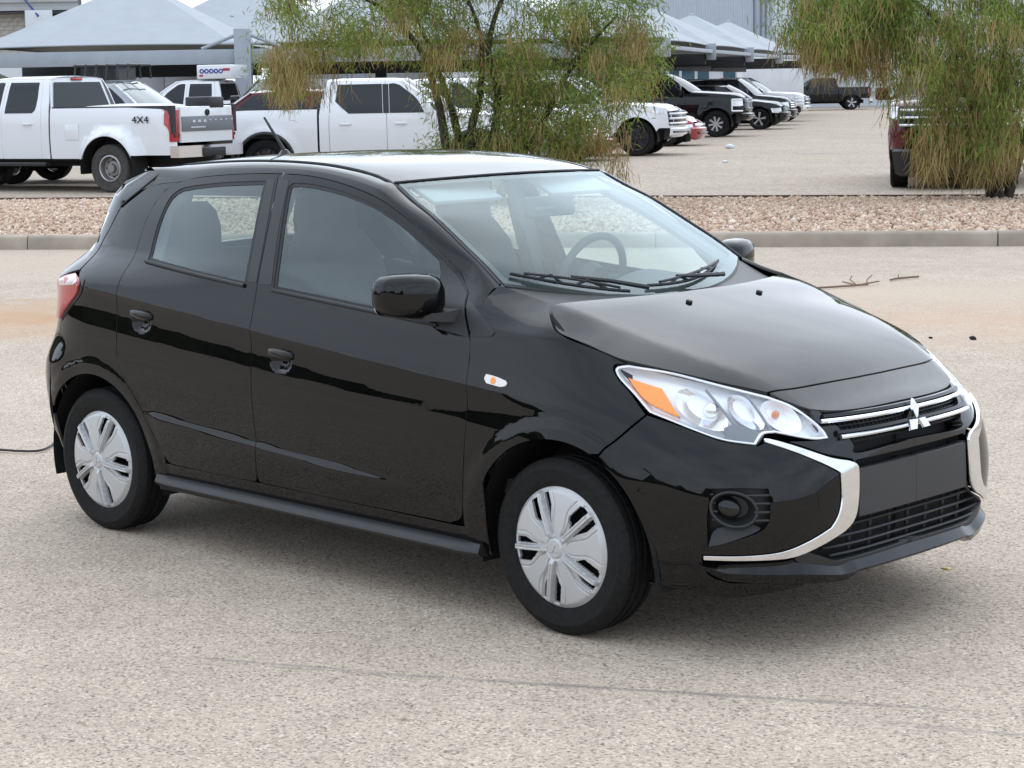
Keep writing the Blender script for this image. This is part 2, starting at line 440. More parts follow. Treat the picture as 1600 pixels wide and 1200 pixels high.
car = empty('hatchback_car', (0, 0, 0), 0, 'shiny black five door hatchback with silver wheel covers, alone on the near asphalt', 'car')
HUB = .275
ring_m = lambda off: (lambda U, z: ring(U, z, off))
FA = (0, HUB, .352); RA = (-2.45, HUB, .352)
BSEAM = [(-1.464, .347), (-1.450, .445), (-1.454, .537), (-1.459, .632), (-1.464, .789), (-1.468, .882), (-1.473, .959), (-1.478, 1.017), (-1.489, 1.127), (-1.502, 1.234), (-1.518, 1.328), (-1.542, 1.416)]
FTOP = [(-1.542, 1.416), (-1.368, 1.411), (-1.189, 1.388), (-1.01, 1.348), (-.891, 1.303), (-.778, 1.247), (-.667, 1.179), (-.557, 1.105), (-.484, 1.049)]
FFRONT = [(-.484, 1.049), (-.440, .975), (-.402, .911), (-.386, .849), (-.374, .687), (-.385, .53), (-.405, .367)]
front_door = poly(FTOP, FFRONT, [(-.405, .367), (-.420, .322), (-.47, .299)], [(-.47, .299), (-.922, .304), (-1.423, .312)], [(-1.423, .312), (-1.455, .318), (-1.464, .347)], BSEAM)
RTOP = [(-1.542, 1.416), (-1.702, 1.413), (-1.867, 1.405), (-2.022, 1.393), (-2.135, 1.375), (-2.215, 1.340), (-2.258, 1.290), (-2.279, 1.23), (-2.284, 1.151), (-2.278, 1.055), (-2.270, .978), (-2.272, .901), (-2.273, .803), (-2.271, .714), (-2.261, .668)]
RARCH = [(-2.261, .668), (-2.236, .630), (-2.192, .584), (-2.146, .532), (-2.096, .461), (-2.054, .401), (-2.020, .35)]
rear_door = poly(RTOP, RARCH, [(-2.020, .35), (-2.000, .324), (-1.957, .318)], [(-1.957, .318), (-1.742, .314), (-1.507, .312)], [(-1.507, .312), (-1.474, .317), (-1.464, .347)], BSEAM)
front_win = poly([(-1.38, 1.023), (-1.414, 1.197), (-1.450, 1.366)], [(-1.450, 1.366), (-1.440, 1.374), (-1.42, 1.375)], [(-1.42, 1.375), (-1.346, 1.373), (-1.23, 1.36), (-1.111, 1.338), (-.994, 1.308), (-.878, 1.264), (-.766, 1.207), (-.655, 1.143)], [(-.655, 1.143), (-.560, .96)], [(-.560, .96), (-.86, .980), (-1.38, 1.023)])
rear_win = poly([(-2.164, 1.087), (-2.177, 1.167), (-2.176, 1.245), (-2.162, 1.300), (-2.130, 1.330), (-2.074, 1.347), (-1.91, 1.364), (-1.762, 1.373), (-1.615, 1.379)], [(-1.615, 1.379), (-1.602, 1.378), (-1.600, 1.366)], [(-1.600, 1.366), (-1.573, 1.214), (-1.549, 1.040)], [(-1.549, 1.040), (-1.552, 1.032), (-1.57, 1.031)], [(-1.57, 1.031), (-1.864, 1.058), (-2.164, 1.087)])
HF, HR = (-1.300, .776), (-2.116, .862)
fd = panel('front_door', ring_m(0), front_door, PAINT, car, holes=[front_win], sp=.035, both='two', hole_gap=.010, depth=.016, feats=[(-1.39, .69, -1.21, .86, .010)], warp=CREASE)
rd = panel('rear_door', ring_m(0), rear_door, PAINT, car, holes=[rear_win], sp=.035, both='two', hole_gap=.010, depth=.016, feats=[(-2.21, .78, -2.02, .95, .010)], warp=CREASE)
for k in (0, 1):
    for win, par, nm in ((front_win, fd[k], 'window_glass'), (rear_win, rd[k], 'window_glass')):
        panel(nm, ring_m(-.006), inset(win, -.006), GLASS, par, gap=0, sp=.06, rim=False, mirror=bool(k))
        W = np.array(win); W = W if area(W) > 0 else W[::-1]
        panel('window_seal', ring_m(-.003), inset(W, -.016), RUBBER, par, holes=[inset(W, .004)], gap=0, sp=.05, depth=.004, mirror=bool(k))
    # belt strip
    for (a, b, par) in (((-1.39, 1.012), (-.555, .944), fd[k]), ((-2.175, 1.077), (-1.545, 1.020), rd[k])):
        s = -1 if k == 0 else 1
        pts = []
        for t in np.linspace(0, 1, 14):
            p = ring(a[0]+(b[0]-a[0])*t, a[1]+(b[1]-a[1])*t, .003); pts.append((p[0], p[1]*(1 if k == 0 else -1), p[2]))
        MB().tube(pts, .008, 8).build('belt_moulding', RUBBER, par)
    # pillar appliques (satin black sash beside the B pillar)
    for P, par in ((poly([(-1.470, 1.030), (-1.482, 1.127), (-1.495, 1.234), (-1.510, 1.328), (-1.528, 1.395)], [(-1.528, 1.395), (-1.468, 1.394)], [(-1.468, 1.394), (-1.436, 1.197), (-1.402, 1.030)], [(-1.402, 1.030), (-1.470, 1.030)]), fd[k]),
                   (poly([(-1.533, 1.035), (-1.558, 1.214), (-1.590, 1.397)], [(-1.590, 1.397), (-1.550, 1.396)], [(-1.550, 1.396), (-1.524, 1.30), (-1.505, 1.2), (-1.492, 1.1), (-1.484, 1.035)], [(-1.484, 1.035), (-1.533, 1.035)]), rd[k])):
        panel('pillar_trim', ring_m(.0015), P, TRIM, par, gap=0, sp=.05, depth=.004, mirror=bool(k))
    # mirror sail patch, split in door and fender halves
    panel('mirror_patch', ring_m(.003), poly([(-.662, 1.158), (-.486, 1.046)], [(-.486, 1.046), (-.405, .914)], [(-.405, .914), (-.56, .932)], [(-.56, .932), (-.662, 1.158)]), TRIM, fd[k], gap=.001, sp=.05, depth=.006, mirror=bool(k))
fender = poly([(-.484, 1.049), (-.403, 1.026)], [(-.403, 1.026), (-.409, 1.05), (-.388, 1.075)], [(-.388, 1.075), (-.289, 1.050), (-.190, 1.028)], [(-.190, 1.028), (-.128, .990), (-.085, .958), (-.032, .934), (.022, .915), (.073, .893), (.115, .869)], [(.115, .869), (.082, .864), (.071, .851)], [(.071, .851), (.071, .825), (.080, .783), (.079, .726)], [(.079, .726), (.008, .677), (-.049, .627), (-.072, .594)],
             [(a, b) for a, b in [(ring_u, z) for ring_u, z in [(-.072, .594)]]])
def u_of_x(x, z):
    us = np.linspace(-.3, .8, 2200); xs = ring(us, np.full_like(us, z))[:, 0]
    return float(np.interp(x, xs, us))
ARCHF = [(u_of_x(x, z), z) for x, z in arc(FA[0], FA[1], FA[2], 66, 191, 30)]
fender = fender[:-1] if fender[-1] == (-.072, .594) else fender
fender = fender+[p for p in ARCHF if p[0] < -.078]+[(-.352, .262), (-.395, .262), (-.405, .30)]+FFRONT[::-1][:-1]
fen = panel('front_fender', ring_m(0), poly(fender), PAINT, car, sp=.026, both='two', feats=[(-.36, .56, .08, .70, .014)], warp=CREASE)
for k in (0, 1):
    panel('quarter_patch', ring_m(.003), poly([(-.473, 1.039), (-.382, .99), (-.314, .948)], [(-.314, .948), (-.299, .937), (-.31, .921)], [(-.31, .921), (-.395, .915)], [(-.395, .915), (-.473, 1.039)]), TRIM, fen[k], gap=.002, sp=.05, depth=.006, mirror=bool(k))
    rp = panel('side_repeater', ring_m(.007), poly([(-.296, .808), (-.26, .804), (-.214, .794)], [(-.214, .794), (-.207, .786), (-.212, .777), (-.233, .773)], [(-.233, .773), (-.289, .780)], [(-.289, .780), (-.301, .794), (-.296, .808)]), mat('repeater_lens', (.78, .74, .72), rough=.15, coat=1), fen[k], gap=0, sp=.02, depth=.010, mirror=bool(k))
    panel('bulb', ring_m(.0085), arc(-.262, .790, .011, 0, 345, 12), AMBER, rp, gap=0, sp=.02, depth=.003, mirror=bool(k))
# quarter panel
ARCHR = arc(RA[0], RA[1], RA[2], 10, 182, 44)
quarter = poly([(-2.135, 1.375), (-2.25, 1.366), (-2.325, 1.355)], [(-2.325, 1.355), (-2.40, 1.335), (-2.49, 1.275)], [(-2.49, 1.275), (-2.52, 1.18), (-2.545, 1.11), (-2.528, 1.027)], [(-2.528, 1.027), (-2.478, .990), (-2.492, .94), (-2.569, .860), (-2.605, .825)], [(-2.605, .825), (-2.60, .70), (-2.585, .60)])
quarter += [p for p in [(-2.62, .5)]]
def u_of_xr(x, z):
    us = np.linspace(-3.2, -2.0, 2400); xs = ring(us, np.full_like(us, z))[:, 0]
    return float(np.interp(x, xs, us))
AR = [(u_of_xr(x, z), z) for x, z in ARCHR[::-1]]            # from rear (180 deg) to front
quarter = quarter[:-1]+[p for p in AR if p[1] > .30 and p[0] > -2.62 and (p[0] > -2.58 or p[1] > .54)]
quarter += [(-2.105, .262), (-2.03, .262)]+RARCH[::-1]+RTOP[::-1][1:11]
qp = panel('quarter_panel', ring_m(0), poly(quarter), PAINT, car, sp=.03, both='two', feats=[(-2.62, .55, -2.24, .70, .016)], warp=CREASE)
# rocker and side skirt
panel('rocker_panel', ring_m(-.002), poly([(-2.02, .318), (-1.2, .309), (-.40, .294)], [(-.40, .294), (-.352, .262)], [(-.352, .262), (-.352, .20)], [(-.352, .20), (-2.10, .205)], [(-2.10, .205), (-2.105, .262), (-2.02, .318)]), PAINT, car, sp=.05, both='two', gap=.001)
for s in (1, -1):
    secs = []
    for t in np.linspace(0, 1, 24):
        x = -2.085+t*1.755; zt = .270-.022*t; p = ring(x, .27); yb = p[1]
        e = .5+.5*min(1, t/.02, (1-t)/.02); o = .030*e
        secs.append([(x, s*(yb+.012), zt), (x, s*(yb-.006), zt), (x, s*(yb-o), zt-.020*1), (x, s*(yb-o-.003), zt-.028), (x, s*(yb-o+.006), zt-.040), (x, s*(yb+.03), zt-.046)])
    MB().loft(secs).build('side_skirt', TRIM, car, ang=50)
# rear bumper and tail
rb = poly([(-2.605, .825), (-2.60, .70), (-2.585, .60)], [p for p in AR if p[0] < -2.577 and p[1] > .235], [(-2.585, .20), (-3.42, .20)], [(-3.42, .20), (-3.42, .80)], [(-3.42, .80), (-2.605, .825)])
panel('rear_bumper', ring_m(0), rb, PAINT, car, sp=.05, both=True)
tlp = poly([(-2.524, 1.020), (-2.478, .990), (-2.492, .94), (-2.569, .868), (-2.605, .828)], [(-2.605, .828), (-2.72, .83)], [(-2.72, .83), (-2.71, .94), (-2.60, 1.0), (-2.524, 1.020)])
for k in (0, 1):
    tl = panel('tail_light', ring_m(.012), tlp, REDL, car, sp=.03, gap=.003, depth=.03, mirror=bool(k))
    panel('lamp_bezel', ring_m(.004), poly([(-2.52, 1.026), (-2.466, .995), (-2.480, .938), (-2.560, .860), (-2.600, .822)], [(-2.600, .822), (-2.62, .84), (-2.575, .88), (-2.497, .945), (-2.484, .985), (-2.52, 1.026)]), GLOSSB, tl, gap=0, sp=.04, depth=.02, mirror=bool(k))
    panel('clear_segment', ring_m(.014), poly([(-2.522, 1.016), (-2.488, .992), (-2.50, .975)], [(-2.50, .975), (-2.60, .965), (-2.62, .985)], [(-2.62, .985), (-2.522, 1.016)]), mat('clear_tail_lens', (.75, .62, .62), rough=.15, coat=1), tl, gap=0, sp=.03, depth=.002, mirror=bool(k))
tg = panel('tailgate', ring_m(0), poly([(-2.494, 1.276), (-2.523, 1.18), (-2.55, 1.11), (-2.535, 1.027)], [(-2.535, 1.027), (-2.605, 1.005), (-2.72, .95), (-2.73, .81)], [(-2.73, .81), (-3.42, .79)], [(-3.42, .79), (-3.42, 1.32)], [(-3.42, 1.32), (-2.62, 1.31), (-2.494, 1.276)]), PAINT, car, holes=[poly([(-2.62, 1.09), (-2.60, 1.24)], [(-2.60, 1.24), (-3.40, 1.28)], [(-3.40, 1.28), (-3.40, 1.05)], [(-3.40, 1.05), (-2.62, 1.09)])], sp=.06, both=True)
panel('rear_glass', ring_m(-.004), poly([(-2.61, 1.08), (-2.59, 1.25)], [(-2.59, 1.25), (-3.42, 1.29)], [(-3.42, 1.29), (-3.42, 1.04)], [(-3.42, 1.04), (-2.61, 1.08)]), GLASS, tg, gap=0, sp=.07, rim=False, both=True)

# ---- windscreen, roof, rails ------------------------------------------------
ET = [0, .17, .36, .5, .64, .82, 1.0]
EX = pch(ET, [-.99, -.887, -.766, -.68, -.598, -.49, -.392]); EY = pch(ET, [.537, .556, .577, .590, .603, .619, .634]); EZ = pch(ET, [1.388, 1.337, 1.285, 1.240, 1.195, 1.136, 1.076])
CX = pch([0, .5, 1], [-.925, -.535, -.135]); CZ = pch([0, .5, 1], [1.400, 1.222, 1.005])
def wind(s, t, off=0):
    s = np.asarray(s, float); t = np.asarray(t, float); q = s*s
    return np.stack([CX(t)*(1-q)+EX(t)*q+off*.45, s*EY(t), CZ(t)*(1-q)+EZ(t)*q+off*.88], -1)
ss, tt = np.meshgrid(np.linspace(-1, 1, 41), np.linspace(0, 1, 31), indexing='ij')
ws = patch('windscreen', wind(ss*.985, .012+tt*.975), WGLASS, car, flip=True)
# black frit band round the glass
for (s0, s1, t0, t1) in ((-.985, -.95, 0, 1), (.95, .985, 0, 1), (-.95, .95, 0, .035), (-.95, .95, .93, 1)):
    a, b = np.meshgrid(np.linspace(s0, s1, 24), np.linspace(t0, t1, 24), indexing='ij'); patch('frit_band', wind(a, b, -.004), RUBBER, ws, flip=True)
fZR = pch([-.90, -.99, -1.1, -1.3, -1.5, -1.8, -2.1, -2.4, -2.7, -2.9][::-1], [1.392, 1.411, 1.434, 1.461, 1.474, 1.476, 1.463, 1.437, 1.398, 1.366][::-1])
DY = pch([-2.95, -2.6, -2.2, -1.7, -1.25, -1.08, -.985], [.36, .43, .485, .503, .510, .522, .540])
def roofS(x, y): 
    x = np.asarray(x, float); y = np.asarray(y, float); return np.stack([x, y, fZR(x)-.055*y*y-.10*np.abs(y/.55)**8*.12], -1)
rx, ry = np.meshgrid(np.linspace(0, 1, 50), np.linspace(-1, 1, 41), indexing='ij')
xf = -.93-.057*ry**2; xx = xf+(-2.60-xf)*rx
roof = patch('roof', roofS(xx, ry*(DY(xx)-.006)), PAINT, car, flip=True)
# rail between the door tops and the roof ditch / screen edge
RAILU = FTOP[::-1]+RTOP[1:5]+[(-2.25, 1.366), (-2.325, 1.356)]
RAILU = [(-.403, 1.024)]+RAILU
ru = np.array(cat_rom([np.array(p) for p in RAILU], 4))
par = np.linspace(0, 1, len(ru))
# inner curve: follow the screen edge then the ditch, matched by x
def inner(x0, i):
    pass
xs_o = ring(ru[:, 0], ru[:, 1])[:, 0]
T_in = []
edge = [(float(EX(t)), float(EY(t))+.010, float(EZ(t))-.002) for t in np.linspace(1, 0, 24)]
dit = [(x, float(DY(x)), float(roofS(x, DY(x))[2])-.003) for x in np.linspace(-1.03, -2.86, 50)]
inn = np.array(edge+dit)
inl = np.concatenate([[0], np.cumsum(np.linalg.norm(np.diff(inn, axis=0), axis=1))])
outp = ring(ru[:, 0], ru[:, 1], -.001); outl = np.concatenate([[0], np.cumsum(np.linalg.norm(np.diff(outp, axis=0), axis=1))])
# match inner by x shifted slightly forward
P = []
xin = inn[:, 0]
for i in range(len(ru)):
    xo = xs_o[i]; f = i/(len(ru)-1)
    xt = xo+.02 if xo > -2.0 else xo+.02-(.36)*((-2.0-xo)/.44)**1.3
    xt = min(-.392, xt)
    b = np.array([np.interp(-xt, -xin, inn[:, j]) for j in range(3)])
    a = outp[i]*np.array([1, -1, 1]); 
    e = 2e-3
    tz = (ring(ru[i, 0], ru[i, 1]+e)-ring(ru[i, 0], ru[i, 1]))*np.array([1, -1, 1]); tz /= np.linalg.norm(tz)
    w = b-a; L = np.linalg.norm(w)
    c1 = a+tz*L*.50
    c2 = b+np.array([0, .30*L, -.04*L])*1.0
    row = []
    for s in np.linspace(0, 1, 9):
        row.append((1-s)**3*a+3*(1-s)**2*s*c1+3*(1-s)*s*s*c2+s**3*b)
    P.append(row)
P = np.array(P)
for s in (-1, 1):
    rl = patch('roof_rail', P*np.array([1, s, 1]), PAINT, car, flip=(s < 0))
    MB().tube([(p[0], s*(p[1]-.004), p[2]+.001) for p in inn[::2] if p[0] > -2.27], .0055, 6).build('roof_ditch_strip' , RUBBER, rl)
MB().tube([tuple(wind(s, 0)+np.array([-.004, 0, .002])) for s in np.linspace(-1, 1, 30)], .005, 6).build('screen_moulding', RUBBER, ws)
# spoiler
secs = []
C_ = np.array([(-2.58, 1.419), (-2.75, 1.400), (-2.92, 1.362), (-2.957, 1.335), (-2.945, 1.300), (-2.75, 1.310), (-2.60, 1.345)])
E_ = np.array([(-2.225, 1.424), (-2.40, 1.408), (-2.53, 1.350), (-2.605, 1.290), (-2.578, 1.252), (-2.47, 1.275), (-2.33, 1.345)])
Y_ = np.array([.532, .545, .560, .572, .590, .592, .575])
for y in np.linspace(-1, 1, 41):
    k = abs(y)**2.6; Q = C_*(1-k)+E_*k
    secs.append([(Q[n][0], y*Y_[n], Q[n][1]) for n in range(7)])
MB().loft(secs).build('roof_spoiler', PAINT, car, ang=45)
MB().box((-2.55, 0, 1.325), (.10, 1.0, .05)).build('spoiler_gap_plug', DARK, car)  # dark plug added inside so nothing shows through below the spoiler
for s in (-1, 1):
    q = [(-2.262, s*.540, 1.418), (-2.31, s*.562, 1.398)]+[(p[0], -s*p[1], p[2]) for p in (ring(-2.355, 1.362, .004), ring(-2.40, 1.335, .004), ring(-2.45, 1.302, .004), ring(-2.492, 1.270, .003))]
    MB().tube(cat_rom(q, 4), .0042, 6).build('spoiler_seam', RUBBER, car)
ant = MB().lathe([(.0, .028), (.012, .026), (.022, .012), (.034, 0)], 20, 'z', (-2.222, 0, 1.450)).build('antenna', GLOSSB, car)
MB().tube([(-2.222, 0, 1.470), (-2.268, 0, 1.520), (-2.345, 0, 1.605)], [.0075, .0065, .0045], 8).build('mast', RUBBER, ant)

# ---- hood, nose, cowl ----------------------------------------------------------
HE = [(-.195, .612), (-.150, .658), (-.084, .698), (-.01, .712), (.06, .712), (.13, .704), (.198, .692), (.325, .636), (.451, .560), (.557, .466)]
SEAM = [(.557, .466), (.580, .36), (.594, .22), (.602, .08), (.603, 0)]
HB = [(-.195, .612), (-.150, .52), (-.095, .34), (-.060, .15), (-.055, 0)]
half = cat_rom(HB[::-1], 5)[:-1]+cat_rom(HE, 5)[:-1]+cat_rom(SEAM, 5)
hoodP = [(x, y) for x, y in half]+[(x, -y) for x, y in half[::-1][1:-1]]
hd = panel('hood', hood, hoodP, PAINT, car, sp=.035, gap=.003, depth=.02)
NB = [(.735, 0), (.733, .12), (.722, .24), (.700, .33), (.667, .395)]
nh = cat_rom(SEAM[::-1], 4)[:-1]+[(.557, .466), (.60, .445), (.64, .418)]+cat_rom(NB[::-1], 4)
noseP = [(x, y) for x, y in nh]+[(x, -y) for x, y in nh[::-1][1:-1]]
panel('nose_panel', hood, noseP, PAINT, car, sp=.03, gap=.004, depth=.03)
for s in (-1, 1):
    p = hood(.035, s*.19)
    MB().box((p[0], p[1], p[2]+.004), (.020, .016, .011), Matrix.Rotation(.25, 3, 'Y')).build('washer_nozzle', TRIM, hd, bevel=.004)
# cowl under the wipers
cs, ct = np.meshgrid(np.linspace(-1, 1, 41), np.linspace(0, 1, 6), indexing='ij')
A = wind(cs*.985, np.full_like(cs, .97), -.012); B = hood(np.interp(np.abs(cs)*.62, [0, .15, .34, .52, .62], [-.03, -.035, -.07, -.125, -.17]), cs*.62, -.030)
patch('cowl', A*(1-ct[..., None])+B*ct[..., None], TRIM, car)
# wipers
def wiper(pts_arm, bl0, bl1, name='wiper'):
    o = MB()
    P = [tuple(wind(s, t, h)) for s, t, h in pts_arm]
    o.tube(P, [.009, .008, .007, .005][:len(P)], 6)
    w = o.build(name, TRIM, car)
    q = [tuple(wind(bl0[0]+(bl1[0]-bl0[0])*k/10, bl0[1]+(bl1[1]-bl0[1])*k/10+.012*math.sin(math.pi*k/10), .012)) for k in range(11)]
    MB().tube(q, .006, 6).build('blade', RUBBER, w)
    q2 = [tuple(wind(bl0[0]+(bl1[0]-bl0[0])*k/10, bl0[1]+(bl1[1]-bl0[1])*k/10, .018+.011*math.sin(math.pi*k/10))) for k in range(1, 10)]
    MB().tube(q2, .005, 6).build('blade_frame', TRIM, w)
    for a, b in ((2, 4), (5, 8)):
        MB().tube([q[a], (np.array(q2[(a+b)//2-1])+np.array([0, 0, .004])).tolist(), q[b]], .005, 6).build('yoke', TRIM, w)
    return w
wiper([(-.28, .99, .03), (-.48, .955, .034), (-.66, .93, .028)], (-.93, .915), (-.38, .985))
wiper([(.42, .985, .03), (.20, .955, .034), (.02, .925, .028)], (-.22, .945), (.62, .90))
# ---- front end -------------------------------------------------------------------
CHR_IN = [(.269, .654), (.325, .620), (.412, .565), (.434, .549)]
CHR_V = [(.434, .549), (.424, .472), (.409, .425), (.383, .392)]
CHR_B = [(.383, .392), (.305, .358), (.233, .333), (.150, .323), (.062, .319)]
HLB = [(.242, .645), (.179, .657), (.143, .683), (.118, .704), (.079, .726)]
FGAP = [(.079, .726), (.008, .677), (-.049, .627), (-.072, .594)]
ARB = [p for p in ARCHF[::-1] if False]
ARCHF2 = [(u_of_x(x, z), z) for x, z in arc(FA[0], FA[1], FA[2], 64, -12, 24)]
ARCHF2 = [p for p in ARCHF2 if p[0] > -.072 and p[1] < .592]
fog_recess = poly([(.088, .523), (.154, .527), (.208, .524)], [(.208, .524), (.212, .516), (.199, .425)], [(.199, .425), (.179, .397), (.124, .367), (.070, .342)], [(.070, .342), (.070, .434), (.088, .523)])
bumper = poly(FGAP[::-1], HLB[::-1], [(.242, .645), (.269, .654)], CHR_IN, CHR_V, CHR_B, [(.062, .319), (.067, .283), (.083, .25), (.119, .232)], [(.119, .232), (.34, .235)], [(.34, .235), (.30, .212)], [(.30, .212), (.13, .182), (.06, .190), (-.02, .215)], ARCHF2[::-1])
bp = panel('front_bumper', ring_m(0), bumper, PAINT, car, holes=[fog_recess], sp=.03, gap=.0015, both='two')
chrome = poly([(.266, .652), (.287, .668), (.404, .608), (.478, .586)], [(.478, .586), (.504, .572), (.510, .548), (.494, .442), (.475, .397), (.44, .37)], [(.44, .37), (.345, .334), (.262, .308), (.169, .303), (.063, .301)], [(.063, .301), (.062, .319)], CHR_B[::-1], CHR_V[::-1], CHR_IN[::-1])
for k in (0, 1):
    panel('chrome_trim', ring_m(.006), chrome, CHROME, bp[k], sp=.03, gap=.0035, depth=.012, mirror=bool(k))
    # fog lamp pocket
    fp = panel('fog_pocket', ring_m(-.05), inset(fog_recess, -.012), TRIM, bp[k], gap=0, sp=.05, rim=False, mirror=bool(k))
    panel('pocket_floor', lambda U, z: ring(U, z, -.05+.05*np.clip((.46-z)/.11, 0, 1)), poly([(.070, .342), (.124, .367), (.179, .397), (.165, .412)], [(.165, .412), (.085, .400), (.070, .342)]), TRIM, fp, gap=.001, sp=.03, depth=.004, mirror=bool(k))
    sg = 1 if k == 0 else -1
    def R3(U, z, off): 
        p = ring(U, z, off); return (float(p[0]), float(p[1])*sg, float(p[2]))
    fl = MB(); c0 = (.126, .461)
    for rr, oo, th in ((1.0, -.004, .005),):
        fl.tube([R3(c0[0]+.047*math.cos(a), c0[1]+.052*math.sin(a), oo) for a in np.linspace(0, 2*math.pi, 33)], th, 8, cap=False)
    fo = fl.build('fog_lamp', TRIM, fp)
    secs = []
    for sc, oo in ((1.0, -.006), (.9, -.02), (.62, -.045)):
        secs.append([R3(c0[0]+.047*sc*math.cos(a), c0[1]+.052*sc*math.sin(a), oo) for a in np.linspace(0, 2*math.pi, 28, endpoint=False)])
    MB().loft(secs, cap=False).build('fog_bezel', TRIM, fo)
    c1 = (.112, .462)
    secs = [[R3(c1[0]+.026*sc*math.cos(a), c1[1]+.031*sc*math.sin(a), oo) for a in np.linspace(0, 2*math.pi, 24, endpoint=False)] for sc, oo in ((1.0, -.045), (1.0, -.020), (.8, -.012), (.4, -.008), (.02, -.007))]
    MB().loft(secs).build('fog_lens', GLOSSB, fo)
    for zz, u1 in ((.503, .232), (.479, .234), (.453, .232), (.428, .228)):
        MB().tube([R3(u, zz+.006*(u-.15)/.1*0, -.006) for u in np.linspace(.166 if abs(zz-.461) < .04 else .150, u1, 8)], .0042, 6).build('fin', TRIM, fp)
        MB().tube([R3(u, zz, -.012) for u in np.linspace(.078, .090, 3)], .0042, 6).build('fin', TRIM, fp)
panel('tow_cover', ring_m(.0012), poly([(.345, .520), (.400, .520)], [(.400, .520), (.396, .455)], [(.396, .455), (.342, .455)], [(.342, .455), (.345, .520)]), PAINT, bp[0], gap=.0015, sp=.03, depth=.003)
# headlights
hl = poly([(.072, .851), (.085, .862), (.115, .867)], [(.115, .867), (.221, .848), (.312, .813), (.397, .777)], [(.397, .777), (.430, .752), (.447, .716), (.452, .680), (.446, .651)], [(.446, .651), (.394, .653), (.320, .677)], [(.320, .677), (.286, .673), (.242, .645)], [(.242, .645), (.179, .659), (.143, .685), (.118, .708), (.086, .732)], [(.086, .732), (.082, .783), (.071, .828), (.072, .851)])
for k in (0, 1):
    M = bool(k)
    hb = panel('headlight', ring_m(-.045), inset(hl, .003), LAMPWHT, car, gap=0, sp=.03, depth=.0, rim=False, mirror=M)
    # side walls of the lamp bowl
    sg = 1 if k == 0 else -1
    HP = densify(inset(hl, .004), .012)
    S0 = ring(HP[:, 0], HP[:, 1], -.001)*np.array([1, sg, 1]); S1 = ring(HP[:, 0], HP[:, 1], -.046)*np.array([1, sg, 1])
    g = np.stack([np.concatenate([S0, S0[:1]]), np.concatenate([S1, S1[:1]])], 0); MB().grid(g).build('lamp_bowl', LAMPWHT, hb)
    HPi = densify(inset(hl, .012), .012)
    n_ = min(len(HP), len(HPi))
    panel('lamp_rim', ring_m(-.002), inset(hl, .0035), LAMPWHT, hb, holes=[inset(hl, .0075)], gap=0, sp=.03, depth=.006, mirror=M)
    panel('amber_reflector', ring_m(-.020), poly([(.092, .826), (.158, .798)], [(.158, .798), (.142, .722)], [(.142, .722), (.124, .736), (.096, .768), (.092, .826)]), AMBER, hb, gap=0, sp=.02, depth=.02, mirror=M)
    def bowl(c, a, b, dep, rot, name, m, parent, base=-.014):
        secs = []
        for q in np.linspace(1, 0.02, 9):
            o = base-dep*(1-q*q)
            secs.append([tuple(ring(c[0]+q*a*math.cos(t)+q*rot*b*math.sin(t), c[1]+q*b*math.sin(t), o)*np.array([1, sg, 1])) for t in np.linspace(0, 2*math.pi, 28, endpoint=False)])
        return MB().loft(secs, cap=False).build(name, m, parent)
    REFL = LAMPREF
    b1 = bowl((.206, .742), .050, .058, .05, .25, 'low_beam_bowl', REFL, hb)
    b2 = bowl((.302, .733), .036, .048, .05, .35, 'high_beam_bowl', REFL, hb)
    b3 = bowl((.376, .717), .046, .046, .045, .35, 'turn_signal_bowl', LAMPWHT, hb)
    def sph(c, r, off, name, m, par):
        p = ring(c[0], c[1], off)*np.array([1, sg, 1])
        secs = [(r*math.sin(t), r*math.cos(t)) for t in np.linspace(.05, math.pi-.05, 10)]
        return MB().lathe(secs, 16, 'x', tuple(p)).build(name, m, par)
    sph((.225, .738), .024, -.034, 'low_beam_shield', REFL, b1); sph((.372, .722), .012, -.035, 'bulb', mat('amber_bulb', (.7, .25, .12), rough=.2), b3)
    for ln in ([(.262, .795), (.256, .75), (.246, .70)], [(.347, .778), (.330, .72), (.312, .680)]):
        MB().tube([tuple(ring(u, z, -.012)*np.array([1, sg, 1])) for u, z in cat_rom(ln, 4)], .0045, 6).build('divider', mat('lamp_grey', (.22, .23, .25), rough=.35), hb)
    panel('projector_hood', ring_m(-.008), poly([(.214, .694), (.251, .702), (.290, .676)], [(.290, .676), (.242, .649)], [(.242, .649), (.184, .662)], [(.184, .662), (.214, .694)]), mat('lamp_grey2', (.16, .17, .19), rough=.3, coat=.5), hb, gap=0, sp=.03, depth=.03, mirror=M)
    panel('lens', ring_m(.001), inset(hl, .002), CLEAR, hb, gap=0, sp=.035, rim=False, mirror=M)
# grille: black backing, frame, mesh, chrome bars, emblem
def Rr(U, z, off): return tuple(float(a) for a in ring(U, z, off))
def fullU(u):      # signed: u<=.8 near side, >.8 mirrored to the far side
    return (u, 1) if u <= .8 else (1.6-u, -1)
def FU(u, z, off):
    uu, s = fullU(u); p = ring(uu, z, off); return (float(p[0]), float(p[1])*s, float(p[2]))
gr = panel('grille', ring_m(-.075), poly([(.46, .735), (.80, .735)], [(.80, .735), (.80, .22)], [(.80, .22), (.30, .24)], [(.30, .24), (.46, .735)]), DARK, car, gap=0, sp=.06, rim=False, both=True)
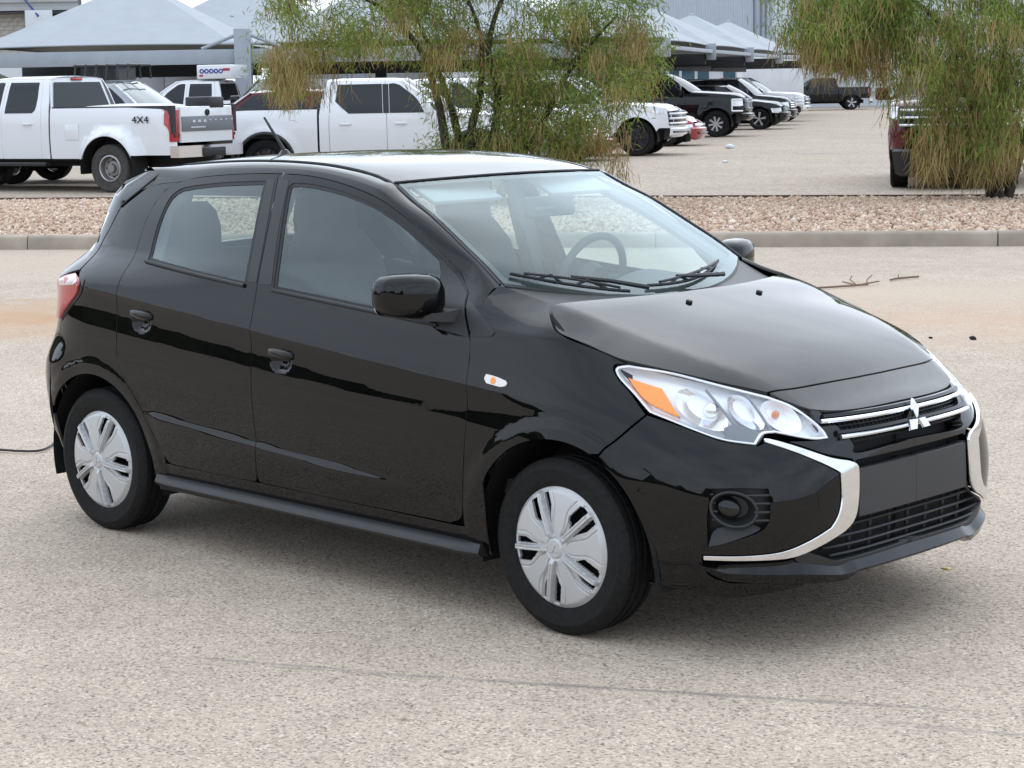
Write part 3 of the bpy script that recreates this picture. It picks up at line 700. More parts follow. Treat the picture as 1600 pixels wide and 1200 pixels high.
# painted surround between headlight and grille
sur = poly([(.452, .655), (.455, .70), (.470, .735), (.484, .738)], [(.484, .738), (.523, .622)], [(.523, .622), (.535, .598), (.80, .605)], [(.80, .605), (.80, .578)], [(.80, .578), (.53, .578), (.514, .574), (.50, .584)], [(.50, .584), (.478, .590), (.404, .612), (.330, .652)], [(.330, .652), (.394, .650), (.452, .655)])
panel('grille_frame', ring_m(-.010), sur, GLOSSB, gr, gap=.001, sp=.03, depth=.05, both=True)
for zz in (.700, .653):
    pts = [FU(u, zz+.0*(u), .004) for u in np.linspace(.462+.9*(.700-zz)*.45, 1.6-.462-.9*(.700-zz)*.45, 44)]
    MB().tube(pts, .0068, 8).build('chrome_bar', CHROME, gr)
    pts = [FU(u, zz+.010, -.006) for u in np.linspace(.480, 1.12, 40)]
    MB().tube(pts, .010, 6).build('bar_backing', GLOSSB, gr)
for zz in (.714, .688, .676, .664, .641, .629):
    MB().tube([FU(u, zz, -.030) for u in np.linspace(.50, 1.10, 30)], .0032, 5).build('mesh_wire', TRIM, gr)
mv = MB()
for u in np.linspace(.50, 1.10, 34): mv.tube([FU(u, .718, -.036), FU(u, .622, -.036)], .003, 5)
tag(mv.build('mesh_uprights', TRIM, gr), kind='stuff')
# emblem: three diamonds
em = MB(); ce = np.array(ring(.8, .668, .012)); ce[1] = 0
nx = np.array(ring(.8, .668+.01, 0))-np.array(ring(.8, .668-.01, 0)); upv = Vector((nx[0], 0, nx[2])).normalized(); rt = Vector((0, 1, 0)); nv = rt.cross(upv).normalized()
if nv.x < 0: nv = -nv
def diamond(ang, L=.046, wd=.0195):
    d = Vector(rt)*math.cos(ang)+upv*math.sin(ang); s_ = Vector(rt)*(-math.sin(ang))+upv*math.cos(ang)
    c = Vector(ce); base = [c+d*.001, c+d*(L/2)+s_*wd*.62, c+d*L, c+d*(L/2)-s_*wd*.62]
    top = [p+nv*.008 for p in base]; mid = c+d*L/2
    top = [mid+(p-mid)*.90+nv*0 for p in top]
    em.add([tuple(p) for p in base+top], [(0, 1, 5, 4), (1, 2, 6, 5), (2, 3, 7, 6), (3, 0, 4, 7), (4, 5, 6, 7), (3, 2, 1, 0)])
diamond(R(90), .066, .032); diamond(R(210), .066, .032); diamond(R(330), .066, .032)
em.build('emblem', CHROME, gr, ang=10)
MB().lathe([(.0001, .004), (.030, .004), (.034, 0), (.034, -.02)], 24, 'x', (ce[0]-.012, 0, ce[2]-.004)).build('emblem_base', GLOSSB, gr)
# licence plate blank, lower intake, splitter
pl = poly([(.519, .551), (.80, .551)], [(.80, .551), (.80, .404)], [(.80, .404), (.506, .404)], [(.506, .404), (.519, .551)])
panel('plate_holder', ring_m(-.004), pl, PLATE, gr, gap=.001, sp=.05, depth=.04, both=True)
panel('intake_surround', ring_m(-.012), poly([(.500, .552), (.512, .552)], [(.512, .552), (.503, .404)], [(.503, .404), (.44, .37), (.315, .318)], [(.315, .318), (.43, .274)], [(.43, .274), (.80, .279)], [(.80, .279), (.80, .262)], [(.80, .262), (.43, .255), (.28, .295), (.34, .334), (.44, .372), (.476, .40), (.494, .45), (.500, .552)]), TRIM, gr, gap=0, sp=.04, depth=.06, both=True)
for zz, u0 in ((.384, .475), (.352, .41), (.322, .37), (.296, .40)):
    MB().tube([FU(u, zz, -.022) for u in np.linspace(u0, 1.6-u0, 36)], .006, 6, flat=(1.6, .8)).build('intake_slat', TRIM, gr)
for u in (.50, .60, .70, .80, .90, 1.0, 1.1):
    MB().tube([FU(u, .40, -.035), FU(u, .285, -.035)], .006, 6).build('intake_post', TRIM, gr)
lipsec = []
ul = np.concatenate([np.linspace(.058, .44, 22), np.linspace(.46, .80, 16)])
for u in list(ul)+list((1.6-ul[:-1])[::-1]):
    uu = u if u <= .8 else 1.6-u
    zt = float(np.interp(uu, [.058, .17, .29, .425, .80], [.300, .303, .301, .268, .272]))
    zb = float(np.interp(uu, [.058, .08, .11, .43, .452, .503, .80], [.285, .262, .240, .214, .214, .236, .233]))
    oo = float(np.interp(uu, [.058, .12, .40, .47, .8], [.002, .006, .008, .012, .012]))
    cf = float(sst(.44, .50, uu)); lipsec.append([FU(u, zt, -.04), FU(u, zt-.001, -.022+.012*cf), FU(u, zt*(.42-.20*cf)+zb*(.58+.20*cf), oo+.006), FU(u, zb, oo+.004), FU(u, zb-.006, oo-.012), FU(u, zb-.004, -.03)])
MB().loft(lipsec).build('front_splitter', PAINT, car, ang=28)

# ---- mirrors, handles ------------------------------------------------------------
for k, s in ((0, -1), (1, 1)):
    def mp_(x, y, z): return (x, s*y, z)
    # shell: lofted along y from inboard to outboard
    secs = []
    prof = [(.0, .0), (.25, .55), (.8, .95), (1, 1)]
    ys = [.768, .785, .82, .865, .91, .945, .962, .970]
    hz = [.055, .072, .080, .080, .076, .066, .048, .022]; hx = [.055, .066, .073, .074, .070, .060, .043, .02]
    cz = [1.036, 1.036, 1.037, 1.040, 1.043, 1.046, 1.048, 1.048]; cx = [-.570, -.572, -.578, -.588, -.600, -.612, -.620, -.626]
    for y, a, b, z0, x0 in zip(ys, hz, hx, cz, cx):
        sec = []
        for q in np.linspace(0, 2*math.pi, 28, endpoint=False):
            ca, sa = math.cos(q), math.sin(q); e = .62
            px = math.copysign(abs(ca)**e, ca); pz = math.copysign(abs(sa)**e, sa)
            sec.append(mp_(x0+b*px*(1 if px < 0 else 1.0)*.95, y, z0+a*pz*(.86 if pz < 0 else 1)))
        secs.append(sec)
    mi = MB().loft(secs).build('wing_mirror', PAINT, car, ang=60)
    MB().loft([[mp_(-.47, .74, .955), mp_(-.59, .74, .955), mp_(-.60, .74, 1.0), mp_(-.47, .74, 1.0)], [mp_(-.50, .80, .960), mp_(-.595, .80, .960), mp_(-.605, .80, .990), mp_(-.50, .80, .990)], [mp_(-.53, .85, .966), mp_(-.60, .85, .966), mp_(-.61, .85, .99), mp_(-.53, .85, .99)]]).build('mirror_arm', TRIM, mi, ang=40)
    q = [mp_(-.664, .872+.080*math.copysign(abs(math.cos(t))**.6, math.cos(t)), 1.036+.060*math.copysign(abs(math.sin(t))**.6, math.sin(t))) for t in np.linspace(0, 2*math.pi, 24, endpoint=False)]
    MB().prism(q, (.004, 0, 0)).build('mirror_glass', mat('mirror_face', (.7, .72, .74), rough=.02, metal=1), mi)
    for (hx_, hz_), par in ((HF, fd[k]), (HR, rd[k])):
        secs = []
        for t in np.linspace(0, 1, 17):
            x = hx_-.066+t*.132; e = math.sin(math.pi*min(1, max(0, t)))**.35
            zc = hz_+.020-.092*(x-hx_); hh = .006+.013*e; o0 = -.004; o1 = .004+.018*e
            P = lambda z, o: tuple(np.array(ring(x, z, 0))*np.array([1, s*-1, 1])*1.0+np.array([0, s*o, 0]))
            yb = float(ring(hx_+.08*(1 if x > hx_ else -1), hz_+.03)[1]); 
            def P(z, o): return (x, s*(-yb+o), z)
            secs.append([P(zc+hh, o0), P(zc+hh*.75, o1*.75), P(zc+hh*.1, o1), P(zc-hh*.7, o1*.85), P(zc-hh, o1*.3), P(zc-hh*.6, o0)])
        MB().loft(secs).build('door_handle', PAINT, par, ang=60)

# ---- wheels -----------------------------------------------------------------------
def cover_mesh():
    """wheel cover: polar height field with ten slots cut through, five narrow ribs, five broad petals"""
    nr, na = 84, 520; rmax = .198
    rr = np.linspace(.0005, rmax, nr); aa = np.linspace(0, 2*math.pi, na, endpoint=False)
    Rr_, A_ = np.meshgrid(rr, aa, indexing='ij')
    ph = ((A_/(2*math.pi)*5) % 1); ph = (ph-.5)*72                       # degrees from the rib centre (0)
    arcl = np.radians(ph)*Rr_                                                 # distance across
    h = .030-.020*(Rr_/rmax)**2-.012*sst(.175, rmax, Rr_)
    rib = (1-sst(.0075, .0105, np.abs(arcl)))*sst(.030, .05, Rr_)*(1-sst(.180, .190, Rr_))
    h += .010*rib
    groove = np.exp(-((np.abs(arcl)-.0000)/.0016)**2)*sst(.05, .06, Rr_)*(1-sst(.17, .18, Rr_)); h -= .004*groove
    # petal step: swoosh line from the hub out
    for sg_, w0 in ((1, .016), (-1, .017)):
        edge_ = w0+.020*sst(.055, .125, Rr_)
        h -= .007*(1-sst(edge_-.0015, edge_+.0015, sg_*arcl))*(sg_*arcl > 0)*(1-rib)*sst(.038, .05, Rr_)*(1-sst(.180, .188, Rr_))
    for sg_, w0, w1 in ((1, .020, .044), (-1, .018, .034)):
        ed_ = w0+w1*sst(.05, .15, Rr_); h -= .0045*np.exp(-((sg_*arcl-ed_)/.0016)**2)*sst(.042, .055, Rr_)*(1-sst(.178, .184, Rr_))
    h -= .003*np.exp(-((Rr_-.034)/.0025)**2)                                 # ring round the cap
    h += .003*(1-sst(.026, .030, Rr_))
    # three-diamond relief
    for k in range(3):
        d = R(90+120*k); u = Rr_*np.cos(A_-d); v = Rr_*np.sin(A_-d)
        h += .003*((np.abs(v)/.0075+np.abs(u-.0115)/.0115) < 1)
    slot1 = (arcl > .0110)&(arcl < .0130+.030*sst(.080, .125, Rr_)+.003)&(Rr_ > .086)&(Rr_ < .178)
    slot2 = (arcl < -.0110)&(arcl > -.0115-.019*sst(.080, .15, Rr_)-.003)&(Rr_ > .080)&(Rr_ < .180)
    cut = slot1|slot2
    V = np.stack([Rr_*np.cos(A_), -h, Rr_*np.sin(A_)], -1).reshape(-1, 3)
    F = []
    for i in range(nr-1):
        for j in range(na):
            j2 = (j+1) % na
            if cut[i, j] and cut[i+1, j] and cut[i, j2] and cut[i+1, j2]: continue
            F.append((i*na+j, i*na+j2, (i+1)*na+j2, (i+1)*na+j))
    # folded rim of the slots (depth) : duplicate lower skin
    n = len(V); V2 = V+np.array([0, .010, 0])
    ed = {}
    for q in F:
        for a, b in zip(q, q[1:]+q[:1]): ed[(a, b)] = ed.get((a, b), 0)+1
    bnd = [(a, b) for (a, b) in ed if (b, a) not in ed]
    VV = V.tolist(); mp2 = {}
    def low(i):
        if i not in mp2: mp2[i] = len(VV); VV.append(V2[i].tolist())
        return mp2[i]
    F2 = [(b, a, low(a), low(b)) for a, b in bnd]
    mb = MB(); mb.v = [tuple(p) for p in VV]; mb.f = F+F2; return mb
def tyre_prof(ro, w, rb):
    hw = w/2; P = [(rb, -hw*.60), (rb+.006, -hw*.78), (rb+.016, -hw*.90), (rb+.024, -hw*.93), (rb+(ro-rb)*.45, -hw*1.00), (ro-.040, -hw*.995), (ro-.036, -hw*1.01), (ro-.022, -hw*.95), (ro-.010, -hw*.86), (ro-.003, -hw*.75)]
    gx = []
    for g in (-.42, 0, .42):
        gx += [(ro-.001, hw*(g-.10)), (ro-.008, hw*(g-.085)), (ro-.008, hw*(g+.085)), (ro-.001, hw*(g+.10))]
    return P+gx+[(r, -h) for r, h in P[::-1]]
cover0 = None
def make_wheel(x, s, steer=0, proto=None, rot=0):
    """s=-1: right side (outside is -y)"""
    w = MB().lathe(tyre_prof(.284, .165, .182), 72, 'y').build('wheel', TYRE, car, ang=28)
    w.location = (x, s*.722, HUB+.008); w.rotation_euler = (0, 0, 0 if s < 0 else math.pi)
    global cover0
    if cover0 is None:
        c = cover_mesh().build('wheel_cover', SILVER, w, ang=35, recalc=False); cover0 = c.data
    else: c = link('wheel_cover', cover0, w)
    c.location = (0, -.069, 0); c.rotation_euler = (0, rot, 0)
    MB().lathe([(.196, -.068), (.190, -.045), (.17, .05), (.185, .07)], 48, 'y').build('rim', mat('steel_rim', (.03, .03, .03), rough=.5), w)
    MB().lathe([(.185, -.02), (.02, -.03), (.001, -.03)], 32, 'y').build('wheel_disc', DARK, w)
    return w
make_wheel(0, -1, rot=R(-6)); make_wheel(-2.45, -1, rot=R(-29)); make_wheel(0, 1); make_wheel(-2.45, 1)
for cx_, nm in ((0, 'wheel_well'), (-2.45, 'wheel_well')):
    for s in (-1, 1):
        sec = []
        for a in np.linspace(R(-15), R(195), 36):
            sec.append([(cx_+.372*math.cos(a), s*y, HUB+.372*math.sin(a)) for y in (.775, .70, .56, .44)])
        MB().grid(np.array(sec)).build(nm, DARK, car)
        MB().prism([(cx_+.36*math.cos(a), s*.45, HUB+.36*math.sin(a)) for a in np.linspace(R(-20), R(200), 24)], (0, s*.01, 0)).build('well_wall', DARK, car)
MB().box((-1.22, 0, .24), (3.3, 1.30, .10)).box((-1.22, 0, .33), (1.66, 1.44, .12)).build('underbody', DARK, car)

# inner shell so that nothing shows through the panel gaps
for P in (poly([(-2.07, .22), (-.37, .22)], [(-.37, .22), (-.37, .96)], [(-.37, .96), (-1.4, 1.0), (-2.3, 1.05)], [(-2.3, 1.05), (-2.3, .62)], [(-2.3, .62), (-2.10, .45), (-2.07, .22)]),
          poly([(-.37, .62), (-.37, 1.0)], [(-.37, 1.0), (-.15, .99), (.10, .83)], [(.10, .83), (.02, .70), (-.1, .65)], [(-.1, .65), (-.37, .62)])):
    panel('inner_shell', ring_m(-.045), P, DARK, car, gap=0, sp=.08, rim=False, both='two')
MB().box((.05, 0, .56), (.9, 1.0, .28)).build('engine_bay', DARK, car)

# ---- cabin ------------------------------------------------------------------------
MB().box((-1.5, 0, .42), (2.4, 1.36, .05)).build('floor_pan', INNER, car)
dash = []
for y in np.linspace(-.64, .64, 21):
    k = .03*math.exp(-((y-.36)/.20)**2)
    dash.append([(-.16, y, .97), (-.40, y, 1.000+k*.6), (-.62, y, .985+k*1.8), (-.74, y, .955+k), (-.77, y, .86), (-.68, y, .62), (-.16, y, .60)])
MB().loft(dash).build('dashboard', INNER, car, ang=50)
st = MB().tube([(-.885+.055*math.sin(a)*.9, .36+.178*math.cos(a), .985+.168*math.sin(a)) for a in np.linspace(0, 2*math.pi, 41)], .015, 10, cap=False).build('steering_wheel', INNER, car)
MB().lathe([(.0001, -.02), (.06, -.018), (.07, 0), (.05, .04)], 20, 'x', (-.88, .36, .985)).build('hub', INNER, st)
for a in (R(0), R(180), R(250)): MB().tube([(-.88, .36+.05*math.cos(a), .985+.05*math.sin(a)), (-.885, .36+.17*math.cos(a), .985+.16*math.sin(a))], .012, 6).build('spoke', INNER, st)
def rbox(c, d, m, name, par, rot=None, bev=.04): return MB().box(c, d, rot).build(name, m, par, bevel=bev)
for y in (-.36, .36):
    s_ = rbox((-1.22, y, .66), (.50, .48, .16), SEAT, 'front_seat', car, bev=.05)
    secs = []
    for z, w, th, x in ((.68, .23, .07, -1.43), (.80, .245, .075, -1.46), (.95, .245, .07, -1.50), (1.10, .225, .055, -1.535), (1.17, .17, .048, -1.55), (1.20, .135, .05, -1.555), (1.26, .135, .052, -1.565), (1.32, .125, .048, -1.575), (1.355, .09, .035, -1.58)):
        secs.append([(x+th*math.copysign(abs(math.cos(t))**.7, math.cos(t)), y+w*math.copysign(abs(math.sin(t))**.6, math.sin(t)), z) for t in np.linspace(0, 2*math.pi, 20, endpoint=False)])
    MB().loft(secs).build('seat_back', SEAT, s_, ang=60)
rs = rbox((-2.05, 0, .68), (.46, 1.22, .16), SEAT, 'rear_seat', car, bev=.05)
MB().loft([[(x+dx, y, z) for dx, y in ((.07, -.58), (.07, .58), (-.07, .58), (-.07, -.58))] for z, x in ((.70, -2.27), (.95, -2.36), (1.08, -2.40))]).build('seat_back', SEAT, rs, bevel=.03)
for y in (-.34, .34):
    secs = []
    for z, w, th in ((1.02, .12, .04), (1.08, .135, .05), (1.17, .140, .052), (1.235, .125, .046), (1.275, .085, .034)):
        secs.append([(-2.40-.08*(z-1.02)+th*math.cos(t), y+w*math.copysign(abs(math.sin(t))**.7, math.sin(t)), z) for t in np.linspace(0, 2*math.pi, 20, endpoint=False)])
    MB().loft(secs).build('headrest', SEAT, rs, ang=60)
rbox((-2.62, 0, .98), (.40, 1.10, .03), INNER, 'parcel_shelf', car, bev=.01)
for s in (-1, 1):
    pts = []
    for z in np.linspace(.60, 1.40, 8):
        p = ring(-1.50-.02*(z-.6), z, -.05); pts.append((p[0], s*-p[1], p[2]))
    MB().tube(pts, .045, 8, flat=(1.0, .5)).build('pillar_lining', LIGHTTRIM, car)
    pts = [(p[0], s*-p[1], p[2]) for p in [ring(u, z, -.075) for u, z in ((-2.20, 1.02), (-2.26, 1.15), (-2.28, 1.26), (-2.20, 1.33))]]
    MB().tube(pts, .035, 8).build('pillar_lining', LIGHTTRIM, car)
    pts = [(float(EX(t))-.03, s*(float(EY(t))-.02), float(EZ(t))-.035) for t in np.linspace(1, 0, 10)]
    MB().tube(pts, .028, 8).build('screen_pillar_lining', LIGHTTRIM, car)
    MB().tube([(-1.30, s*.60, .76), (-1.48, s*.64, 1.0), (-1.53, s*.60, 1.27)], .024, 6, flat=(1, .15)).build('seat_belt', RUBBER, car)
    for a, b in (((-1.40, .66), (-.56, .95)), ((-2.2, .66), (-1.56, 1.02))):
        P = [(a[0], a[1]), (b[0], a[1]), (b[0], b[1]-.01), (a[0], b[1]+.05)]
        panel('door_lining', ring_m(-.06), P, INNER, car, gap=0, sp=.12, rim=False, mirror=(s > 0))
hlx, hly = np.meshgrid(np.linspace(-1.0, -2.75, 14), np.linspace(-.5, .5, 11), indexing='ij')
patch('headliner', roofS(hlx, hly)-np.array([0, 0, .035]), LIGHTTRIM, car, flip=False)
rv = rbox((-.78, 0.02, 1.285), (.035, .25, .075), INNER, 'rear_view_mirror', car, Matrix.Rotation(-.2, 3, 'Y'), .012)
MB().tube([(-.785, .02, 1.29), (-.80, .01, 1.318)], .012, 6).build('mirror_stalk', INNER, rv)
rbox((-.79, -.02, 1.283), (.08, .11, .03), INNER, 'sensor_housing', car, Matrix.Rotation(.45, 3, 'Y'), .01)
for y in (-.30, .30): rbox((-.93, y, 1.345), (.14, .34, .018), LIGHTTRIM, 'sun_visor', car, Matrix.Rotation(.42, 3, 'Y'), .008)
# =====================================================================  the site: road, kerb, gravel bed, parking lot
# lot axes: origin under the photographer, r to the right, d away along the lot
FH = np.array([math.cos(YAW), math.sin(YAW)]); RT = np.array([math.sin(YAW), -math.cos(YAW)])
def site(r, d, z=0.0):
    p = CAM[:2]+RT*r+FH*d; return (float(p[0]), float(p[1]), z)
def heading(hr, hd): 
    v = RT*hr+FH*hd; return math.atan2(v[1], v[0])
def ground_mat(name, base, dark, light, sc, speck=.5, bump=.35, stains=()):
    m = bpy.data.materials.new(name); t, b = nodes(m); N = t.nodes.new; L = t.links.new
    b.inputs['Roughness'].default_value = .88; b.inputs['Specular IOR Level'].default_value = .25
    co = N('ShaderNodeTexCoord')
    def noise(scale, det=5, rough=.6):
        n = N('ShaderNodeTexNoise'); n.inputs['Scale'].default_value = scale; n.inputs['Detail'].default_value = det; n.inputs['Roughness'].default_value = rough
        L(co.outputs['Object'], n.inputs['Vector']); return n
    def ramp(src, stops):
        r = N('ShaderNodeValToRGB'); e = r.color_ramp.elements
        while len(e) < len(stops): e.new(.5)
        for k, (p, c) in enumerate(stops): e[k].position = p; e[k].color = (*c, 1)
        L(src, r.inputs['Fac']); return r
    def mix(a, bb, fac=None, mode='MIX', f=1.0):
        x = N('ShaderNodeMix'); x.data_type = 'RGBA'; x.blend_type = mode
        if fac is None: x.inputs['Factor'].default_value = f
        else: L(fac, x.inputs['Factor'])
        for s_, q in (('A', a), ('B', bb)):
            if isinstance(q, tuple): x.inputs[s_].default_value = (*q, 1)
            else: L(q, x.inputs[s_])
        return x.outputs['Result']
    v = N('ShaderNodeTexVoronoi'); v.inputs['Scale'].default_value = sc; v.inputs['Randomness'].default_value = 1; L(co.outputs['Object'], v.inputs['Vector'])
    sep = N('ShaderNodeSeparateColor'); L(v.outputs['Color'], sep.inputs[0])
    stone = ramp(sep.outputs[0], [(0, dark), (.16, tuple(x*.80 for x in base)), (.5, base), (.85, tuple(min(1, x*1.10) for x in base)), (1, light)])
    n2 = noise(sc*1.6, 3); grain = ramp(n2.outputs['Fac'], [(.32, (1-speck*.55,)*3), (.5, (1, 1, 1)), (.68, (1+speck*.35,)*3)])
    c = mix(stone.outputs[0], grain.outputs[0], mode='MULTIPLY')
    n3 = noise(.35, 6); big = ramp(n3.outputs['Fac'], [(.3, (.90, .89, .88)), (.7, (1.06, 1.06, 1.05))]); c = mix(c, big.outputs[0], mode='MULTIPLY')
    n4 = noise(3.2, 5); mid = ramp(n4.outputs['Fac'], [(.35, (.93, .93, .93)), (.65, (1.04, 1.04, 1.04))]); c = mix(c, mid.outputs[0], mode='MULTIPLY')
    n5 = noise(sc*.22, 2); sp = ramp(n5.outputs['Fac'], [(.745, (0, 0, 0)), (.765, (1, 1, 1))]); c = mix(c, tuple(x*.16 for x in base), sp.outputs[0])
    for (x, y, rx, ry, rot, colr, strg) in stains:                 # dirt and worn marks, each with a place of its own
        mp_ = N('ShaderNodeMapping'); mp_.vector_type = 'TEXTURE'; mp_.inputs['Location'].default_value = (x, y, 0); mp_.inputs['Rotation'].default_value = (0, 0, rot); mp_.inputs['Scale'].default_value = (rx, ry, 1e3)
        L(co.outputs['Object'], mp_.inputs['Vector'])
        ad = N('ShaderNodeMix'); ad.data_type = 'VECTOR'; ad.blend_type = 'MIX' if hasattr(ad, 'blend_type') else 'MIX'
        nn = noise(1.6 if ry > .2 else 6, 5)
        ln = N('ShaderNodeVectorMath'); ln.operation = 'LENGTH'; L(mp_.outputs[0], ln.inputs[0])
        a1 = N('ShaderNodeMath'); a1.operation = 'MULTIPLY_ADD'; L(nn.outputs['Fac'], a1.inputs[0]); a1.inputs[1].default_value = 1.5; L(ln.outputs['Value'], a1.inputs[2])
        rr = ramp(a1.outputs[0], [(.75, (strg,)*3), (1.0, (strg*.55,)*3)] if False else [(.0, (strg,)*3), (1.0, (0, 0, 0))])
        mr = N('ShaderNodeMapRange'); mr.inputs['From Min'].default_value = .7; mr.inputs['From Max'].default_value = 1.75; mr.inputs['To Min'].default_value = strg; mr.inputs['To Max'].default_value = 0; mr.clamp = True
        L(a1.outputs[0], mr.inputs['Value']); c = mix(c, colr, mr.outputs[0])
    L(c, b.inputs['Base Color'])
    bp = N('ShaderNodeBump'); bp.inputs['Strength'].default_value = bump; bp.inputs['Distance'].default_value = .006
    v2 = N('ShaderNodeTexVoronoi'); v2.feature = 'SMOOTH_F1'; v2.inputs['Scale'].default_value = sc; L(co.outputs['Object'], v2.inputs['Vector'])
    iv = N('ShaderNodeMath'); iv.operation = 'SUBTRACT'; iv.inputs[0].default_value = 1; L(v2.outputs['Distance'], iv.inputs[1])
    L(iv.outputs[0], bp.inputs['Height']); L(bp.outputs[0], b.inputs['Normal'])
    return m
def sheet(name, pts, z, m, kind='structure'):
    mb = MB(); mb.add([(p[0], p[1], z) for p in pts], [tuple(range(len(pts)))])
    return tag(mb.build(name, m, None, recalc=False, smooth=False), kind=kind)
KA, KB = np.array([-5.75, 23.0]), np.array([5.25, 21.0]); kd = (KB-KA)/np.linalg.norm(KB-KA); kn = np.array([-kd[1], kd[0]])
BA, BB = np.array([-7.87, 31.5]), np.array([6.9, 27.5]); bd_ = (BB-BA)/np.linalg.norm(BB-BA)
def kpt(t, o=0.0): return KA+kd*t+kn*o               # along the kerb, offset away from the road
def bpt(t, o=0.0): return BA+bd_*t+np.array([-bd_[1], bd_[0]])*o
G0 = sheet('ground', [site(-900, -900), site(900, -900), site(900, 1500), site(-900, 1500)], -.010, mat('far_ground', (.30, .275, .25), rough=.95, noise=.15, nscale=.05))
st_l = (-9.5, 3.35); st_r = (-3.3, 7.6); st_r2 = (-5.6, 8.3); st_m = (-12.5, 7.5)
ka = heading(kd[0], kd[1])
ROADM = ground_mat('road_asphalt', (.470, .385, .305), (.20, .16, .13), (.65, .55, .45), 125, .42, .38,
    stains=[(st_l[0], st_l[1], 2.6, 1.9, ka, (.42, .26, .15), 1.0), (st_r[0], st_r[1], 3.0, 2.0, ka, (.48, .325, .225), .75), (st_r2[0], st_r2[1], 6.0, 1.3, ka, (.50, .395, .30), .8), (st_m[0], st_m[1], 6, 1.8, ka, (.49, .385, .29), .75),
            (.55, -1.10, 1.45, .022, math.atan2(1.07, 1.99), (.15, .14, .135), .75), (-.45, -1.60, .5, .016, math.atan2(.27, .56), (.17, .16, .155), .6), (1.6, -.75, .5, .03, .4, (.16, .15, .145), .5),
            (.26, -1.72, .028, .022, .3, (.16, .085, .04), .95)])
q0, q1 = kpt(-60), kpt(75)
sheet('road', [site(-70, -40), site(70, -40), site(*q1), site(*q0)], 0, ROADM)
LOTM = ground_mat('lot_asphalt', (.41, .332, .264), (.19, .155, .13), (.51, .435, .36), 30, .35, .25)
p0_, p1_ = bpt(-60), bpt(75)
sheet('parking_lot', [site(*p0_), site(*p1_), site(130, 190), site(-110, 190)], 0, LOTM)
# kerb of separate cast lengths
CONC = mat('kerb_concrete', (.34, .285, .225), rough=.9, noise=.22, nscale=2.5, bump=.5, bscale=120)
kerb = tag(empty('kerb', site(*KA), ka), kind='structure')
prof = [(0, -.02), (.012, .05), (.020, .115), (.032, .138), (.055, .150), (.150, .154), (.150, -.02)]
seg = 3.533
def kerb_mesh(L):
    return MB().loft([[(x, p[0]*1.0, p[1]) for p in prof] for x in (0.006, .02, L*.5, L-.02, L-.006)])
km = None
for k in range(-8, 12):
    if km is None: o = kerb_mesh(seg).build('kerb_length', CONC, kerb, ang=40); km = o.data
    else: o = link('kerb_length', km, kerb)
    o.location = (.35+k*seg, 0, 0)
# gravel bed
GRM = mat('gravel_soil', (.33, .235, .185), rough=.95, noise=.4, nscale=18, bump=.8, bscale=40)
gx = []
for t in np.linspace(0, 1, 90):
    a = kpt(-22+58*t, .15); b = bpt(-22+60*t, 0); gx.append([site(*(a+(b-a)*s), .105+.05*math.sin(math.pi*s)+.012*math.sin(t*61+s*9)) for s in np.linspace(0, 1, 14)])
tag(MB().grid(np.array(gx)).build('gravel_bed', GRM, None, recalc=False), kind='structure')
def rock_mat():
    m = bpy.data.materials.new('pink_gravel'); t, b = nodes(m); b.inputs['Roughness'].default_value = .85
    g = t.nodes.new('ShaderNodeNewGeometry'); r = t.nodes.new('ShaderNodeValToRGB'); e = r.color_ramp.elements
    for p, c in [(.12, (.47, .315, .22)), (.35, (.56, .39, .28)), (.6, (.61, .445, .325)), (.82, (.65, .50, .38))]:
        x = e.new(p); x.color = (*c, 1)
    e[0].color = (.34, .23, .165, 1); e[-1].color = (.73, .62, .51, 1)
    t.links.new(g.outputs['Random Per Island'], r.inputs['Fac']); t.links.new(r.outputs[0], b.inputs['Base Color']); return m
bmI = bmesh.new(); bmesh.ops.create_icosphere(bmI, subdivisions=1, radius=1); IV = np.array([v.co[:] for v in bmI.verts]); IF = np.array([[v.index for v in f.verts] for f in bmI.faces]); bmI.free()
NR = 84000
tr = rng.uniform(-.02, 1.02, NR); sr_ = rng.uniform(.0, 1.0, NR)**1.15
pa = KA+np.outer(-6.5+24.5*tr, kd)+kn*.155; pb = BA+np.outer(-4.0+25*tr, bd_)
pc = pa+(pb-pa)*sr_[:, None]
wx = CAM[0]+RT[0]*pc[:, 0]+FH[0]*pc[:, 1]; wy = CAM[1]+RT[1]*pc[:, 0]+FH[1]*pc[:, 1]
wz = .115+.05*np.sin(np.pi*sr_)+rng.uniform(-.005, .022, NR)
size = np.clip(rng.lognormal(math.log(.0168), .34, NR), .009, .05)
q = rng.normal(size=(NR, 4)); q /= np.linalg.norm(q, axis=1)[:, None]
w_, x_, y_, z_ = q.T
RM = np.stack([1-2*(y_*y_+z_*z_), 2*(x_*y_-z_*w_), 2*(x_*z_+y_*w_), 2*(x_*y_+z_*w_), 1-2*(x_*x_+z_*z_), 2*(y_*z_-x_*w_), 2*(x_*z_-y_*w_), 2*(y_*z_+x_*w_), 1-2*(x_*x_+y_*y_)], 1).reshape(-1, 3, 3)
sv = IV[None]*rng.uniform(.75, 1.25, (NR, 12, 1))*np.stack([np.ones(NR), rng.uniform(.6, 1, NR), rng.uniform(.4, .75, NR)], 1)[:, None, :]*size[:, None, None]*1.25
sv = np.einsum('nij,nkj->nki', RM, sv)+np.stack([wx, wy, wz], 1)[:, None, :]
